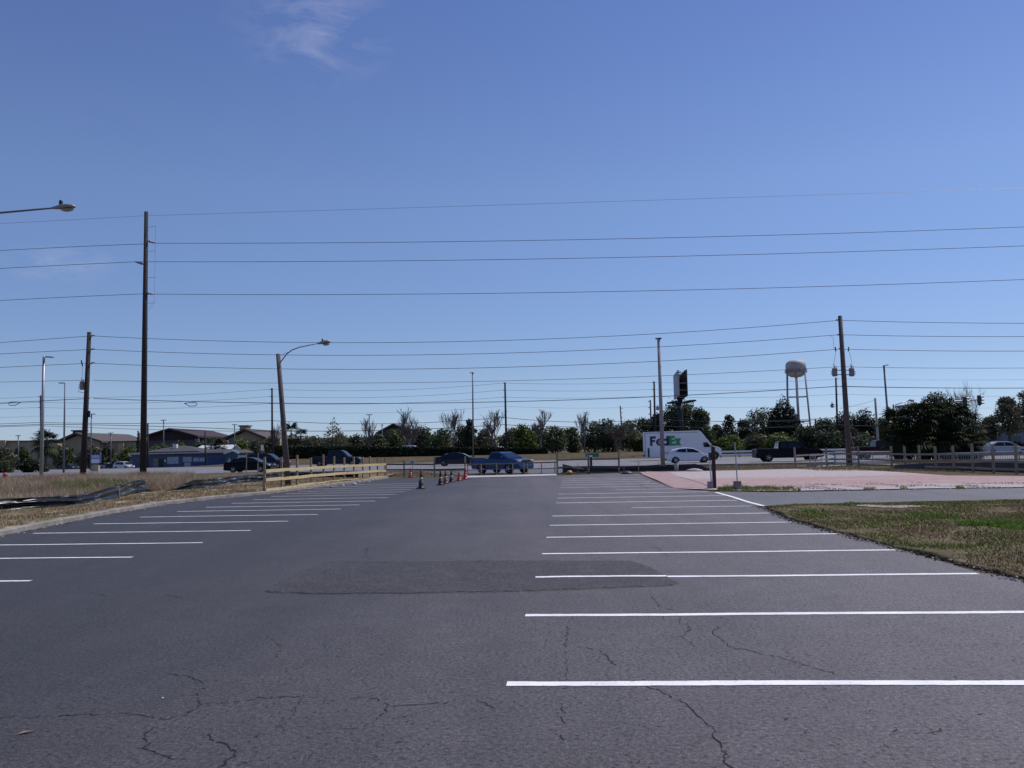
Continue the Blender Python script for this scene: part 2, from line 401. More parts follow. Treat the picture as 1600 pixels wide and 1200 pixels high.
# ------------------------------------------------------------------ sky and sun
w = bpy.data.worlds.new('World'); scn.world = w; w.use_nodes = True
wt = w.node_tree; bg = wt.nodes['Background']
sky = N(wt, 'ShaderNodeTexSky', sky_type='NISHITA'); sky.sun_disc = False
sky.sun_elevation = SUN_EL; sky.sun_rotation = SUN_AZ
sky.air_density = 1.0; sky.dust_density = 0.12; sky.ozone_density = 2.6
tc = N(wt, 'ShaderNodeTexCoord')
tint = N(wt, 'ShaderNodeSeparateXYZ'); wt.links.new(tc.outputs['Generated'], tint.inputs[0])   # humid low air: bluer and a little dimmer towards the horizon
low = ramp(wt, tint.outputs[2], [(0.0, (0.70, 0.92, 1.22)), (0.09, (0.79, 0.87, 0.93)), (0.3, (1.05, 1.08, 1.05)), (0.5, (0.92, 0.97, 1.06)), (1.0, (0.95, 1.0, 1.06))])
col = mixc(wt, 1.0, mixc(wt, 1.0, sky.outputs[0], (1.04, 1.02, 1.27), 'MULTIPLY'), low, 'MULTIPLY')
def cloud(col, x, y, size, stretch, amt):
    d = ray(x, y).normalized()
    mp = N(wt, 'ShaderNodeMapping'); wt.links.new(tc.outputs['Generated'], mp.inputs[0])
    mp.inputs['Scale'].default_value = (9, 9, 24)
    nz = N(wt, 'ShaderNodeTexNoise'); nz.inputs['Scale'].default_value = 1.6; nz.inputs['Detail'].default_value = 7
    nz.inputs['Roughness'].default_value = 0.62; nz.inputs['Distortion'].default_value = 0.6
    wt.links.new(mp.outputs[0], nz.inputs['Vector'])
    sub = N(wt, 'ShaderNodeVectorMath', operation='SUBTRACT'); sub.inputs[1].default_value = d
    wt.links.new(tc.outputs['Generated'], sub.inputs[0])
    sc = N(wt, 'ShaderNodeVectorMath', operation='MULTIPLY'); sc.inputs[1].default_value = (1 / size, 1 / size, stretch / size)
    wt.links.new(sub.outputs[0], sc.inputs[0])
    ln = N(wt, 'ShaderNodeVectorMath', operation='LENGTH'); wt.links.new(sc.outputs[0], ln.inputs[0])
    ms = ramp(wt, ln.outputs['Value'], [(0.0, 1.0), (1.0, 0.0)])
    nn = ramp(wt, nz.outputs[0], [(0.42, 0.0), (0.78, 1.0)])
    f = N(wt, 'ShaderNodeMath', operation='MULTIPLY'); wt.links.new(ms, f.inputs[0]); wt.links.new(nn, f.inputs[1])
    f2 = N(wt, 'ShaderNodeMath', operation='MULTIPLY'); wt.links.new(f.outputs[0], f2.inputs[0]); f2.inputs[1].default_value = amt
    return mixc(wt, f2.outputs[0], col, (8.5, 8.3, 9.5))
col = cloud(col, 490, 35, 0.10, 1.4, 0.38)
col = cloud(col, 95, 412, 0.06, 2.2, 0.35)
wt.links.new(col, bg.inputs['Color']); bg.inputs['Strength'].default_value = 0.078
sl = bpy.data.lights.new('sun', 'SUN'); sl.energy = 3.4; sl.angle = math.radians(0.53); sl.color = (1.0, 0.95, 0.88)
so = bpy.data.objects.new('sun', sl); COL.objects.link(so)
sd = Vector((math.sin(SUN_AZ) * math.cos(SUN_EL), math.cos(SUN_AZ) * math.cos(SUN_EL), math.sin(SUN_EL)))
so.rotation_euler = sd.to_track_quat('Z', 'Y').to_euler(); so.location = sd * 100
vs = scn.view_settings; vs.view_transform = 'Standard'; vs.look = 'None'; vs.exposure = 0.05; vs.gamma = 1.0; vs.use_curve_mapping = False

# ------------------------------------------------------------------ ground
xs = [-1500, -700, -350, -200, -140, -100] + list(range(-90, 91, 4)) + [100, 140, 200, 350, 700, 1500]
ys = [-60, -20] + list(range(0, 112, 8)) + list(range(112, 136, 2)) + [140, 160, 200, 280, 400, 700, 1200, 2500]
gv = [(x, y, gz(x, y) - 0.03) for y in ys for x in xs]; nx = len(xs)
gf = [(j * nx + i, j * nx + i + 1, (j + 1) * nx + i + 1, (j + 1) * nx + i) for j in range(len(ys) - 1) for i in range(nx - 1)]
structure(MB().add(gv, gf).build('ground', M['ground'], smooth=True))

kerb_pts = [Vector((-11.3, -8, 0)), Vector((-11.5, 6, 0)), G(0, 836), G(150, 806), G(250, 789), G(330, 780), G(410, 772.5), G(500, 761), G(560, 753.5), G(604, 747.5)]
def polyX(pts, y):
    for a, b in zip(pts, pts[1:]):
        if (a.y - y) * (b.y - y) <= 0 and abs(a.y - b.y) > 1e-6: return a.x + (b.x - a.x) * (y - a.y) / (b.y - a.y)
    return pts[0].x if abs(y - pts[0].y) < abs(y - pts[-1].y) else pts[-1].x
edge_pts = [Vector((6.2, -8, 0)), Vector((6.3, 5, 0)), G(1600, 905), G(1527, 894), G(1403, 857), G(1310, 832), G(1245, 815), G(1200, 797), G(1193, 791)]
right2 = [G(1120, 769), G(1053, 763), G(1000, 741)]
far_pts = [G(972, 739), G(870, 743.5), G(727, 747), G(640, 747.5)]
lot = [p + Vector((0.14, 0, 0)) for p in kerb_pts]
lotpoly = lot[:1] + edge_pts + right2 + far_pts + lot[:0:-1]
sheet('parking_lot', lotpoly, M['asphalt'], 0.0)
# driveway, pads, apron, road
sheet('driveway', [G(1193, 791) - Vector((0.3, 0, 0)), G(1300, 787), G(1450, 783), G(1600, 780.5), G(1600, 780.5) + Vector((25, -1.5, 0)), G(1600, 762) + Vector((25, -1.5, 0)), G(1600, 762), G(1400, 765.5), G(1200, 769.5), G(1118, 768.5)], M['drive'], 0.004)
sheet('concrete_pad', [G(1053, 763), G(1120, 765.5), G(1210, 767.5), G(1400, 764), G(1600, 761), G(1600, 761) + Vector((12, -1.2, 0)), G(1600, 744) + Vector((14, -2, 0)), G(1600, 744), G(1480, 743), G(1400, 737.5), G(1330, 733.5), G(1245, 732.5), G(1150, 735), G(1000, 738)], M['pad'], 0.006)
sheet('pink_slab', [G(1000, 741) + Vector((.1, 0, 0)), G(1053, 762.5) + Vector((.1, 0, 0)), G(1110, 761.5), G(1095, 752), G(1060, 745), G(1045, 737.5), G(1010, 737)], M['pad2'], 0.012)
sheet('sidewalk', [G(723, 746.5), G(725, 743.2), G(868, 740.2), G(872, 743)], M['sidewalk'], 0.004)
sheet('apron', [G(725, 743.2), G(868, 740.2), Vector((6.5, 69, 0)), Vector((-9, 70, 0))], M['drive'], 0.008)
def rp(X, Y): c, s = math.cos(ROADROT), math.sin(ROADROT); return Vector((X * c - (Y - 95) * s, 95 + X * s + (Y - 95) * c, 0))
sheet('road', [rp(-220, 71), rp(220, 71), rp(220, 117), rp(-220, 117)], M['road'], 0.012)
m = MB()
for Yl, dash in ((72, 0), (75.6, 1), (79.2, 1), (82.8, 0), (99, 1), (102.6, 1), (112.5, 0)):
    X = -120
    while X < 120:
        L = 3.0 if dash else 11.9
        m.poly([rp(X, Yl - .07) + Vector((0, 0, .017)), rp(X + L, Yl - .07) + Vector((0, 0, .017)), rp(X + L, Yl + .07) + Vector((0, 0, .017)), rp(X, Yl + .07) + Vector((0, 0, .017))]); X += 12
structure(m.build('road_markings', M['oldpaint']))
m = MB()                                       # road kerb on the near side
m.beam(rp(-220, 70.8) + Vector((0, 0, .04)), rp(-10, 70.8) + Vector((0, 0, .04)), 0.2, 0.16)
m.beam(rp(6.5, 70.8) + Vector((0, 0, .04)), rp(220, 70.8) + Vector((0, 0, .04)), 0.2, 0.16)
structure(m.build('road_kerb', M['conc']))
# kerb along the left of the lot
m = MB(); prof = [(0.14, -0.03), (0.13, 0.10), (0.10, 0.125), (-0.08, 0.125), (-0.10, -0.03)]
kp = []
for a, b in zip(kerb_pts, kerb_pts[1:]):
    k = max(2, int((b - a).length / 1.0))
    kp += [a.lerp(b, i / k) for i in range(k)]
kp.append(kerb_pts[-1]); vsk, fsk = [], []
for p in kp:
    j = rnd.uniform(-.012, .012)
    for dx, z in prof: vsk.append((p.x + dx + j, p.y, z + (rnd.uniform(-.01, .01) if z > 0 else 0)))
n5 = len(prof)
for i in range(len(kp) - 1):
    for j in range(n5 - 1): fsk.append((i * n5 + j, (i + 1) * n5 + j, (i + 1) * n5 + j + 1, i * n5 + j + 1))
structure(m.add(vsk, fsk).build('kerb', M['conc']))
# left verge, level with the kerb top and falling to the road
m = MB(); rows = [(-8 + i * 1.0) for i in range(int(78.5))]; offs = [0, .3, .8, 1.5, 2.4, 3.6, 5, 7, 9, 12, 16, 22, 30, 42, 60, 90]
vv, ff = [], []
def vz(X, Y): return 0.11 + 0.07 * mnoise.noise(Vector((X * .35, Y * .35, 1.3))) - 0.13 * sm((Y - 55) / 12)
for Y in rows:
    kx = polyX(kerb_pts, Y) if Y < kerb_pts[-1].y else kerb_pts[-1].x + (Y - kerb_pts[-1].y) * -0.05
    for q in offs: X = kx - 0.09 - q; vv.append((X, Y, vz(X, Y) if q else 0.115 - 0.13 * sm((Y - 55) / 12)))
for j in range(len(rows) - 1):
    for i in range(len(offs) - 1): ff.append((j * 16 + i, (j + 1) * 16 + i, (j + 1) * 16 + i + 1, j * 16 + i + 1))
structure(m.add(vv, ff).build('verge', M['verge'], smooth=True))

# lot markings
m = MB()
def stripe(a, b, w=0.1, z=0.004, wob=0.012, k=70):
    a, b = Vector(a), Vector(b); d = (b - a).normalized(); s = Vector((-d.y, d.x, 0)); ph = rnd.uniform(0, 9)
    pr = []
    for i in range(k + 1):
        t = i / k; c = a.lerp(b, t) + s * wob * (math.sin(ph + t * 5) + .5 * math.sin(ph * 2 + t * 13))
        pr.append((c + s * (w / 2 + rnd.gauss(0, .003)), c - s * (w / 2 + rnd.gauss(0, .003))))
    for (p, q), (r2, s2) in zip(pr, pr[1:]):
        m.poly([(q.x, q.y, z), (s2.x, s2.y, z), (r2.x, r2.y, z), (p.x, p.y, z)])
A, B = G(792, 1068), G(859, 821); ldir = Vector((math.cos(ROADROT), math.sin(ROADROT), 0))
bound = edge_pts + [G(1120, 769), G(1053, 763), G(1000, 745), G(975, 740)]
for i in range(-1, 17):
    a = A.lerp(B, i / 5)
    if a.y > G(870, 744).y: break
    xr = polyX(bound, a.y - .4) - 0.12
    L = min(5.95 if i < 6 else 7.0, (xr - a.x) / ldir.x)
    if i in (7, 11): stripe(a + ldir * 2.2, a + ldir * L, 0.09); continue
    stripe(a, a + ldir * L, 0.115)
ends = [(49, 907.5), (208, 870.5), (317, 848), (392, 829), (450, 814.5), (497, 804), (533, 795.5), (562, 789), (586, 783), (606, 777.5), (620, 772.5), (632, 768.5), (642, 765), (650, 761.5), (657, 758.5), (663, 755.5)]
for x, y in [(-170, 964)] + ends:
    b = G(x, y); yl = b.y + 4.6 * math.sin(-ROADROT)
    xl = polyX(kerb_pts, yl) + rnd.uniform(.35, .6)
    stripe((max(xl, b.x - 5.2), b.y + (b.x - max(xl, b.x - 5.2)) * math.tan(-ROADROT), 0), b, 0.095)
structure(m.build('parking_lines', M['paint']))
m = MB(); pts = [G(1193, 791), G(1170, 785), G(1140, 775.5), G(1118, 769.5)]
for a, b in zip(pts, pts[1:]): stripe(a, b, 0.14, 0.012, 0.004, 4)
structure(m.build('edge_line', M['paint']))
# asphalt patch, a thin overlay with a ragged edge
m = MB(); pp = [(415, 924), (440, 909), (470, 894), (505, 880), (520, 877.5), (600, 878), (700, 877), (800, 876.5), (900, 877), (985, 876.5), (1008, 884), (1025, 892), (1040, 901), (1061, 912), (1040, 916), (960, 918.5), (880, 921), (800, 924), (700, 926), (600, 927.5), (500, 927.5), (440, 926.5)]
ring = []
for (a, b) in zip(pp, pp[1:] + pp[:1]):
    k = 5
    for i in range(k):
        t = i / k; ring.append(G(a[0] + (b[0] - a[0]) * t, a[1] + (b[1] - a[1]) * t) + Vector((rnd.uniform(-.02, .02), rnd.uniform(-.03, .03), 0)))
top = [(p.x, p.y, .010) for p in ring]; k = len(ring)
cxp = sum((p.x for p in ring)) / k; cyp = sum((p.y for p in ring)) / k
low = [(p.x + (.02 if p.x > cxp else -.02), p.y + (.02 if p.y > cyp else -.02), -0.004) for p in ring]
# the overlay is split where the bay line crosses it so the line lies on top
m.add(top + low, [tuple(range(k))] + [(j, i, i + k, j + k) for i, j in ((i, (i + 1) % k) for i in range(k))])
structure(m.build('asphalt_patch', M['patch']))
m = MB(); a = A.lerp(B, 2 / 5); stripe(a, a + ldir * 1.75, 0.115, 0.014); structure(m.build('patch_line', M['paint']))

# cracks: narrow ragged slits of tar
m = MB()
def crack(pts, w=0.011, z=0.003, gap=0.0):
    W = [G(*p) for p in pts]
    for a, b in zip(W, W[1:]):
        k = max(2, int((b - a).length / 0.035)); prev = None; w = w
        for i in range(k + 1):
            t = i / k; c = a.lerp(b, t) + Vector((rnd.gauss(0, .013), rnd.gauss(0, .013), 0)) * (0 if i in (0, k) else 1)
            ww = w * .64 * rnd.uniform(.2, 1.5)
            if prev is not None and rnd.random() > gap:
                d = (c - prev[0]).normalized(); s = Vector((-d.y, d.x, 0))
                m.poly([(prev[0] - s * prev[1] / 2).to_tuple()[:2] + (z,), (c - s * ww / 2).to_tuple()[:2] + (z,), (c + s * ww / 2).to_tuple()[:2] + (z,), (prev[0] + s * prev[1] / 2).to_tuple()[:2] + (z,)])
            prev = (c, ww)
crack([(1010, 1072), (1045, 1086), (1068, 1098), (1085, 1113), (1105, 1134), (1119, 1143), (1113, 1149), (1128, 1168), (1136, 1178), (1130, 1190), (1142, 1204)], .016)
crack([(1125, 965), (1150, 972)], .013, gap=.2); crack([(1122, 979), (1114, 988), (1132, 1002), (1140, 1011), (1172, 1017), (1220, 1028), (1270, 1043), (1310, 1055)], .013, gap=.1)
crack([(1063, 962), (1062, 974), (1080, 980), (1070, 990), (1067, 998), (1080, 1005), (1083, 1011)], .013, gap=.2)
crack([(1018, 932), (1026, 942), (1030, 948), (1060, 955)], .014); crack([(1000, 991), (1030, 992), (1066, 996)], .01, gap=.3)
crack([(905, 1010), (925, 1014), (940, 1022), (958, 1034), (962, 1040)], .013, gap=.1)
crack([(880, 1160), (878, 1110), (885, 1060), (884, 1020), (888, 985), (894, 960)], .012, gap=.5)
crack([(400, 1090), (430, 1090), (470, 1088), (500, 1092), (530, 1095), (560, 1090), (590, 1091), (604, 1100), (608, 1104), (640, 1102), (700, 1098)], .014, gap=.25)
crack([(604, 1104), (605, 1112), (590, 1122), (570, 1135), (550, 1140), (500, 1136)], .01, gap=.4); crack([(745, 1095), (760, 1102), (775, 1108)], .013)
crack([(0, 1122), (60, 1121), (130, 1117), (200, 1115), (230, 1120), (255, 1125), (290, 1118), (310, 1103), (312, 1096), (308, 1085), (318, 1070), (312, 1064), (290, 1056), (262, 1053)], .014, gap=.15)
crack([(245, 1136), (225, 1148), (230, 1160), (227, 1170), (250, 1179), (290, 1188)], .014); crack([(325, 1147), (335, 1158), (355, 1163), (365, 1172), (368, 1182), (350, 1190), (340, 1200)], .015, gap=.1)
crack([(315, 1098), (345, 1099), (385, 1095), (430, 1091)], .012, gap=.3); crack([(470, 1093), (462, 1112), (458, 1116)], .011)
crack([(258, 929), (285, 935)], .016); crack([(415, 994), (440, 1008), (430, 1030)], .01, gap=.4); crack([(405, 1146), (400, 1150), (403, 1152)], .012); crack([(430, 1134), (445, 1142)], .012)
crack([(110, 926), (145, 926), (170, 932)], .012, gap=.4); crack([(1390, 1148), (1425, 1146), (1460, 1144), (1468, 1138)], .01, gap=.2); crack([(1400, 1010), (1500, 1008), (1600, 1005)], .008, gap=.4)
crack([(575, 855), (570, 866), (578, 874)], .016, gap=.2); crack([(1020, 852), (1035, 862), (1045, 870)], .014, gap=.2); crack([(1235, 838), (1220, 835)], .02)
crack([(690, 797), (760, 798.5), (815, 796)], .05, gap=.15); crack([(555, 798), (570, 795), (600, 796)], .05, gap=.2); crack([(620, 785), (650, 784)], .06, gap=.3); crack([(735, 779), (765, 777)], .06, gap=.3); crack([(806, 760), (830, 763)], .07, gap=.3)
crack([(985, 752), (1005, 757), (1000, 760), (1015, 764)], .07, gap=.2); crack([(415, 925), (440, 928), (500, 929), (600, 928.5), (700, 927.5), (800, 925), (960, 919.5)], .018, .004, .12)
crack([(1060, 745), (1085, 752), (1100, 757), (1112, 763)], .08, .016, .1); crack([(1000, 741), (1026, 752), (1053, 763.3)], .06, .016, .1)
for i in range(110):
    x, y = rnd.uniform(380, 1590), rnd.uniform(930, 1195); crack([(x, y), (x + rnd.uniform(-6, 6), y + rnd.uniform(-2, 2)), (x + rnd.uniform(-9, 9), y + rnd.uniform(1, 4))], .008, gap=.35)
structure(m.build('asphalt_cracks', M['crack']))
m = MB(); crack([(110, 1002), (128, 985), (165, 972), (200, 962), (240, 950), (285, 937)], .012, .0035, .35); structure(m.build('pale_crack', M['seal']))

# right lawn: bumpy sheet with dirt edge
edge_r = [G(1600, 905), G(1540, 890), G(1470, 872), G(1403, 856), G(1310, 832), G(1245, 815), G(1197, 793)]
top_r = [G(1197, 793), G(1240, 790), G(1320, 787.5), G(1450, 784), G(1600, 781)]
def in_lawn(X, Y):
    a = polyX([Vector((6.2, 2, 0))] + edge_r, Y)
    b = 23.2 - (X - 7) * 0.0 if X < 8 else None
    yt = None
    for p, q in zip(top_r + [top_r[-1] + Vector((20, -.8, 0))], top_r[1:] + [top_r[-1] + Vector((20, -.8, 0)), top_r[-1] + Vector((60, -3, 0))]):
        if p.x <= X <= q.x: yt = p.y + (q.y - p.y) * (X - p.x) / (q.x - p.x + 1e-9); break
    return X > a and (yt is None or Y < yt)
lawn_h = lambda X, Y: 0.035 + 0.045 * mnoise.noise(Vector((X * .6, Y * .6, 4)))
m = MB(); vv, ff = [], []; nyl, nxl = 220, 40
Ys = [2 + 21.6 * i / nyl for i in range(nyl + 1)]
for Y in Ys:
    a = polyX([Vector((6.2, 2, 0))] + edge_r, Y) + 0.13 * mnoise.noise(Vector((Y * 1.3, 3, 1))) + .08 * mnoise.noise(Vector((Y * 4.3, 5, 1)))
    for i in range(nxl + 1):
        t = (i / nxl) ** 2; X = a + t * 34
        yt = 99
        for p, q in zip(top_r, top_r[1:]):
            if p.x <= X <= q.x: yt = p.y + (q.y - p.y) * (X - p.x) / (q.x - p.x)
        if X > top_r[-1].x: yt = top_r[-1].y - (X - top_r[-1].x) * .04
        if X < top_r[0].x: yt = top_r[0].y
        Yc = min(Y, yt); vv.append((X, Yc, (-0.02 if i == 0 or Y > yt else max(.014, lawn_h(X, Y)))))
for j in range(nyl):
    for i in range(nxl): ff.append((j * (nxl + 1) + i, j * (nxl + 1) + i + 1, (j + 1) * (nxl + 1) + i + 1, (j + 1) * (nxl + 1) + i))
M['dirt'] = vergemat('lawn_earth', 0.7, .9)
structure(m.add(vv, ff).build('lawn', M['dirt'], smooth=True))

def blades(name, pts, zf, hmin, hmax, wd, mat, lean=0.5):
    n = len(pts); V = np.zeros((n, 4, 3)); P0 = np.array([(x, y, zf(x, y)) for x, y in pts])
    h = RG.uniform(hmin, hmax, n); th = RG.uniform(0, 2 * np.pi, n); ln = RG.uniform(0, lean, n) * h; la = RG.uniform(0, 2 * np.pi, n)
    wv = np.stack([np.cos(th), np.sin(th), np.zeros(n)], 1) * (wd * RG.uniform(.6, 1.4, n))[:, None]
    tipv = np.stack([np.cos(la) * ln, np.sin(la) * ln, h], 1)
    V[:, 0] = P0 - wv / 2; V[:, 1] = P0 + wv / 2; V[:, 2] = P0 + tipv + wv * .15; V[:, 3] = P0 + tipv - wv * .15
    o = quads(name, V, mat); o['kind'] = 'stuff'; return o
pts = []
while len(pts) < 150000:
    y = 4 + 19.3 * math.sqrt(rnd.random()); x = rnd.uniform(5.8, 6 + y * .95)
    if in_lawn(x - .05, y + .05):
        d = mnoise.noise(Vector((x * .9, y * .9, 9)))
        sandy = math.hypot((x - 8.7) / 2.4, (y - 21.6) / .9) < 1
        if rnd.random() < .62 + d and not (sandy and rnd.random() < .85): pts.append((x, y))
tag(blades('lawn_grass', pts, lawn_h, .012, .042, .016, M['turf'], 1.6), 'patchy brown and green mown grass beside the parking bays', 'grass')
m = MB()                                        # sandy scrape in the lawn
for (cx_, cy_, rx_, ry_) in ((1398, 794, 40, 2.8), (1358, 792, 24, 1.8)):
    r_ = []
    for i in range(28):
        t = 2 * math.pi * i / 28; q = 1 + .6 * mnoise.noise(Vector((math.cos(t) * 2, math.sin(t) * 2, cx_)))
        p = G(cx_ + rx_ * q * math.cos(t), cy_ + ry_ * q * math.sin(t)); r_.append((p.x, p.y, lawn_h(p.x, p.y) + .016))
    m.poly(r_)
structure(m.build('sand_patch', M['scrape']))

# tall dry grass behind the silt fence
silt_b = [(-160, 815), (-40, 803.5), (0, 800), (60, 795.5), (120, 789.5), (150, 785), (185, 779), (212, 773), (228, 771), (240, 769.5), (268, 768), (300, 765), (340, 760), (380, 755), (412, 752), (450, 748.5), (500, 746.5), (560, 746)]
SB = [G(x, y, .08) for x, y in silt_b]
def ybeh(X):
    for p, q in zip(SB, SB[1:]):
        if p.x <= X <= q.x: return p.y + (q.y - p.y) * (X - p.x) / (q.x - p.x)
    return SB[0].y if X < SB[0].x else SB[-1].y
def silt_y(u):
    for p, q in zip(silt_b, silt_b[1:]):
        if p[0] <= u <= q[0]: return p[1] + (q[1] - p[1]) * (u - p[0]) / (q[0] - p[0])
    return 830 if u < silt_b[0][0] else 746
pts = []; gpts = []
while len(pts) < 75000:
    y = 24 + 45 * rnd.random(); x = rnd.uniform(-.68 * y - 3, -.29 * y)
    u_, v_ = proj(x, y, .08)
    if v_ < silt_y(u_) - 1.0 and u_ < 425:
        c = P(100 + 0, 700, y).x
        u = 800 + x / y * F
        green = (y - 43) ** 2 / 60 + (u - 150) ** 2 / 5500 < 1
        d = mnoise.noise(Vector((x * .3, y * .3, 2)))
        if rnd.random() < .6 + d:
            (gpts if green and rnd.random() < .85 else pts).append((x, y))
tall = [p for p in pts if proj(*p)[0] < 300]; low = [p for p in pts if proj(*p)[0] >= 300]
clump = [p for p in tall if mnoise.noise(Vector((p[0] * .45, p[1] * .3, 8))) > .12]
cset = set(clump)
tag(blades('dry_grass_tufts', clump, vz, .3, .62, .022, M['tuftgrass'], 1.0), 'taller reddish tufts standing out of the dry grass', 'grass')
tag(blades('short_dry_grass', low, vz, .12, .34, .028, M['drygrass'], .8), 'lower dry grass behind the silt fence near the dark car', 'grass')
tag(blades('dry_grass', [p for p in tall if p not in cset], vz, .12, .46, .022, M['drygrass'], 1.2), 'tall dry reddish grass behind the black silt fence', 'grass')
tag(blades('green_grass', gpts, vz, .15, .42, .03, M['grgrass'], .8), 'green weeds growing among the tall dry grass', 'grass')
pts = []
while len(pts) < 26000:
    y = 14 + 45 * rnd.random() ** 1.3; kx = polyX(kerb_pts, y); x = kx - .15 - rnd.random() * 14
    u_, v_ = proj(x, y, .1)
    if v_ > silt_y(u_) + 1 and rnd.random() < .5 + 1.2 * mnoise.noise(Vector((x * .8, y * .8, 3))): pts.append((x, y))
M['shortdry'] = leafmat('short_dry_blade', (0.14, 0.10, 0.055), (0.38, 0.28, 0.16), 0.5, 0.25)
tag(blades('verge_grass', pts, vz, .03, .10, .02, M['shortdry'], .9), 'sparse brown grass on the sandy verge along the kerb', 'grass')
pts = []
for i in range(9000):
    x = rnd.uniform(-26, -4); y = rnd.uniform(55.5, 70)
    if x < -4 and not (-3.9 < x): pts.append((x, y))
for i in range(9000): pts.append((rnd.uniform(9, 32), rnd.uniform(57.5, 69)))
for i in range(9000):
    x = rnd.uniform(19, 34); yb = 55 - (x - 19) * .85; pts.append((x, rnd.uniform(yb - 3.5, yb + 3)))
pts = [p for p in pts if not (p[1] < 56 and p[0] < 18 and p[0] > 0)]
tag(blades('roadside_grass', pts, lambda a, b: -.02, .04, .14, .03, M['shortdry'], .8), 'short brown grass between the lot and the road', 'grass')
pts = []
for i in range(4200):
    u = 1122 + 118 * rnd.random() ** 1.3; p = G(u, rnd.gauss(764.5, 1.4))
    if mnoise.noise(Vector((p.x * 1.5, p.y * 1.5, 3))) < -.12: continue
    pts.append((p.x, p.y))
for i in range(2600):
    u = rnd.uniform(1240, 1600); p = G(u, 766.5 - (u - 1240) * .012 + rnd.gauss(0, .8))
    if mnoise.noise(Vector((u * .035, 3, 3))) > .18: pts.append((p.x, p.y))
tag(blades('edge_weeds', pts, lambda a, b: 0, .03, .13, .022, M['grgrass'], 1.1), 'weeds along the edge of the pink slab', 'weeds')
pts = []
for (u, v, sx, sy, k) in ((1562, 823, 16, 2.0, 800), (1520, 823, 11, 1.4, 300), (1330, 791, 7, .6, 120), (1270, 803, 11, 1.4, 120), (1590, 826, 10, 2, 500), (1450, 812, 25, 2, 250)):
    for i in range(k): p = G(rnd.gauss(u, sx), rnd.gauss(v, sy)); pts.append((p.x, p.y))
tag(blades('broadleaf_weeds', pts, lawn_h, .02, .10, .045, M['weed'], 1.3), 'bright green leafy weeds growing in the lawn', 'weeds')

pts = []
for i in range(5200):
    u = rnd.uniform(1130, 1600); p = G(u, rnd.uniform(756, 767.5) - max(0, u - 1240) * .012)
    if mnoise.noise(Vector((p.x * .9, p.y * .6, 7))) > .05: pts.append((p.x, p.y))
tag(blades('broken_gravel', pts, lambda a, b: .002, .008, .035, .055, M['gravel'], 2.2), 'loose broken gravel and dirt along the front of the pink slab', 'gravel')
pts = []
for i in range(5000):
    y = rnd.uniform(8, 23.3); x = polyX([Vector((6.2, 2, 0))] + edge_r, y) + rnd.gauss(.03, .11); pts.append((x, y))
tag(blades('edge_dirt', pts, lambda a, b: .002, .005, .022, .035, M['crumb'], 2.2), 'dark crumbs of dirt and asphalt along the lawn edge', 'dirt')
pts = []
for i in range(900):
    y = rnd.uniform(10, 52); x = polyX(kerb_pts, y) + .16 + abs(rnd.gauss(0, .10)); pts.append((x, y))
tag(blades('gutter_grit', pts, lambda a, b: .002, .004, .02, .05, M['gravel'], 1.8), 'pale grit gathered along the foot of the kerb', 'grit')
# ------------------------------------------------------------------ foliage builders
def leafcloud(blobs, n, size, flat=1.0):
    B_ = np.array(blobs, dtype=float); wgt = B_[:, 3] ** 2 * B_[:, 4]; wgt /= wgt.sum()
    k = RG.choice(len(B_), n, p=wgt); b = B_[k]
    d = RG.normal(size=(n, 3)); d /= np.linalg.norm(d, axis=1)[:, None]
    rr = (0.35 + 0.65 * RG.random(n) ** 0.45) * (1 + .12 * RG.normal(size=n))
    c = b[:, :3] + d * rr[:, None] * np.stack([b[:, 3], b[:, 3], b[:, 4]], 1)
    nrm = d * .6 + RG.normal(size=(n, 3)) * .7; nrm[:, 2] += .25; nrm /= np.linalg.norm(nrm, axis=1)[:, None]
    a = np.cross(nrm, RG.normal(size=(n, 3))); a /= np.linalg.norm(a, axis=1)[:, None]; e = np.cross(nrm, a)
    s = size * RG.uniform(.6, 1.45, n)[:, None]
    return np.stack([c - a * s, c + e * s * .55 * flat, c + a * s, c - e * s * .55 * flat], 1)
def limbs(m, h, r, w, k=5, z0=.35):
    m.tube([(0, 0, -.1), (rnd.uniform(-.1, .1) * w * .3, 0, h * .4), (rnd.uniform(-.1, .1) * w * .4, rnd.uniform(-.1, .1) * w * .3, h * .8)], [r, r * .75, r * .25], 7)
    for i in range(k):
        a = 2 * math.pi * i / k + rnd.uniform(-.4, .4); z = h * rnd.uniform(z0, .6)
        q = w * .5 * rnd.uniform(.45, .8)
        m.tube([(0, 0, z), (math.cos(a) * q * .5, math.sin(a) * q * .5, z + h * .13), (math.cos(a) * q, math.sin(a) * q, z + h * .26)], [r * .45, r * .3, r * .1], 5)
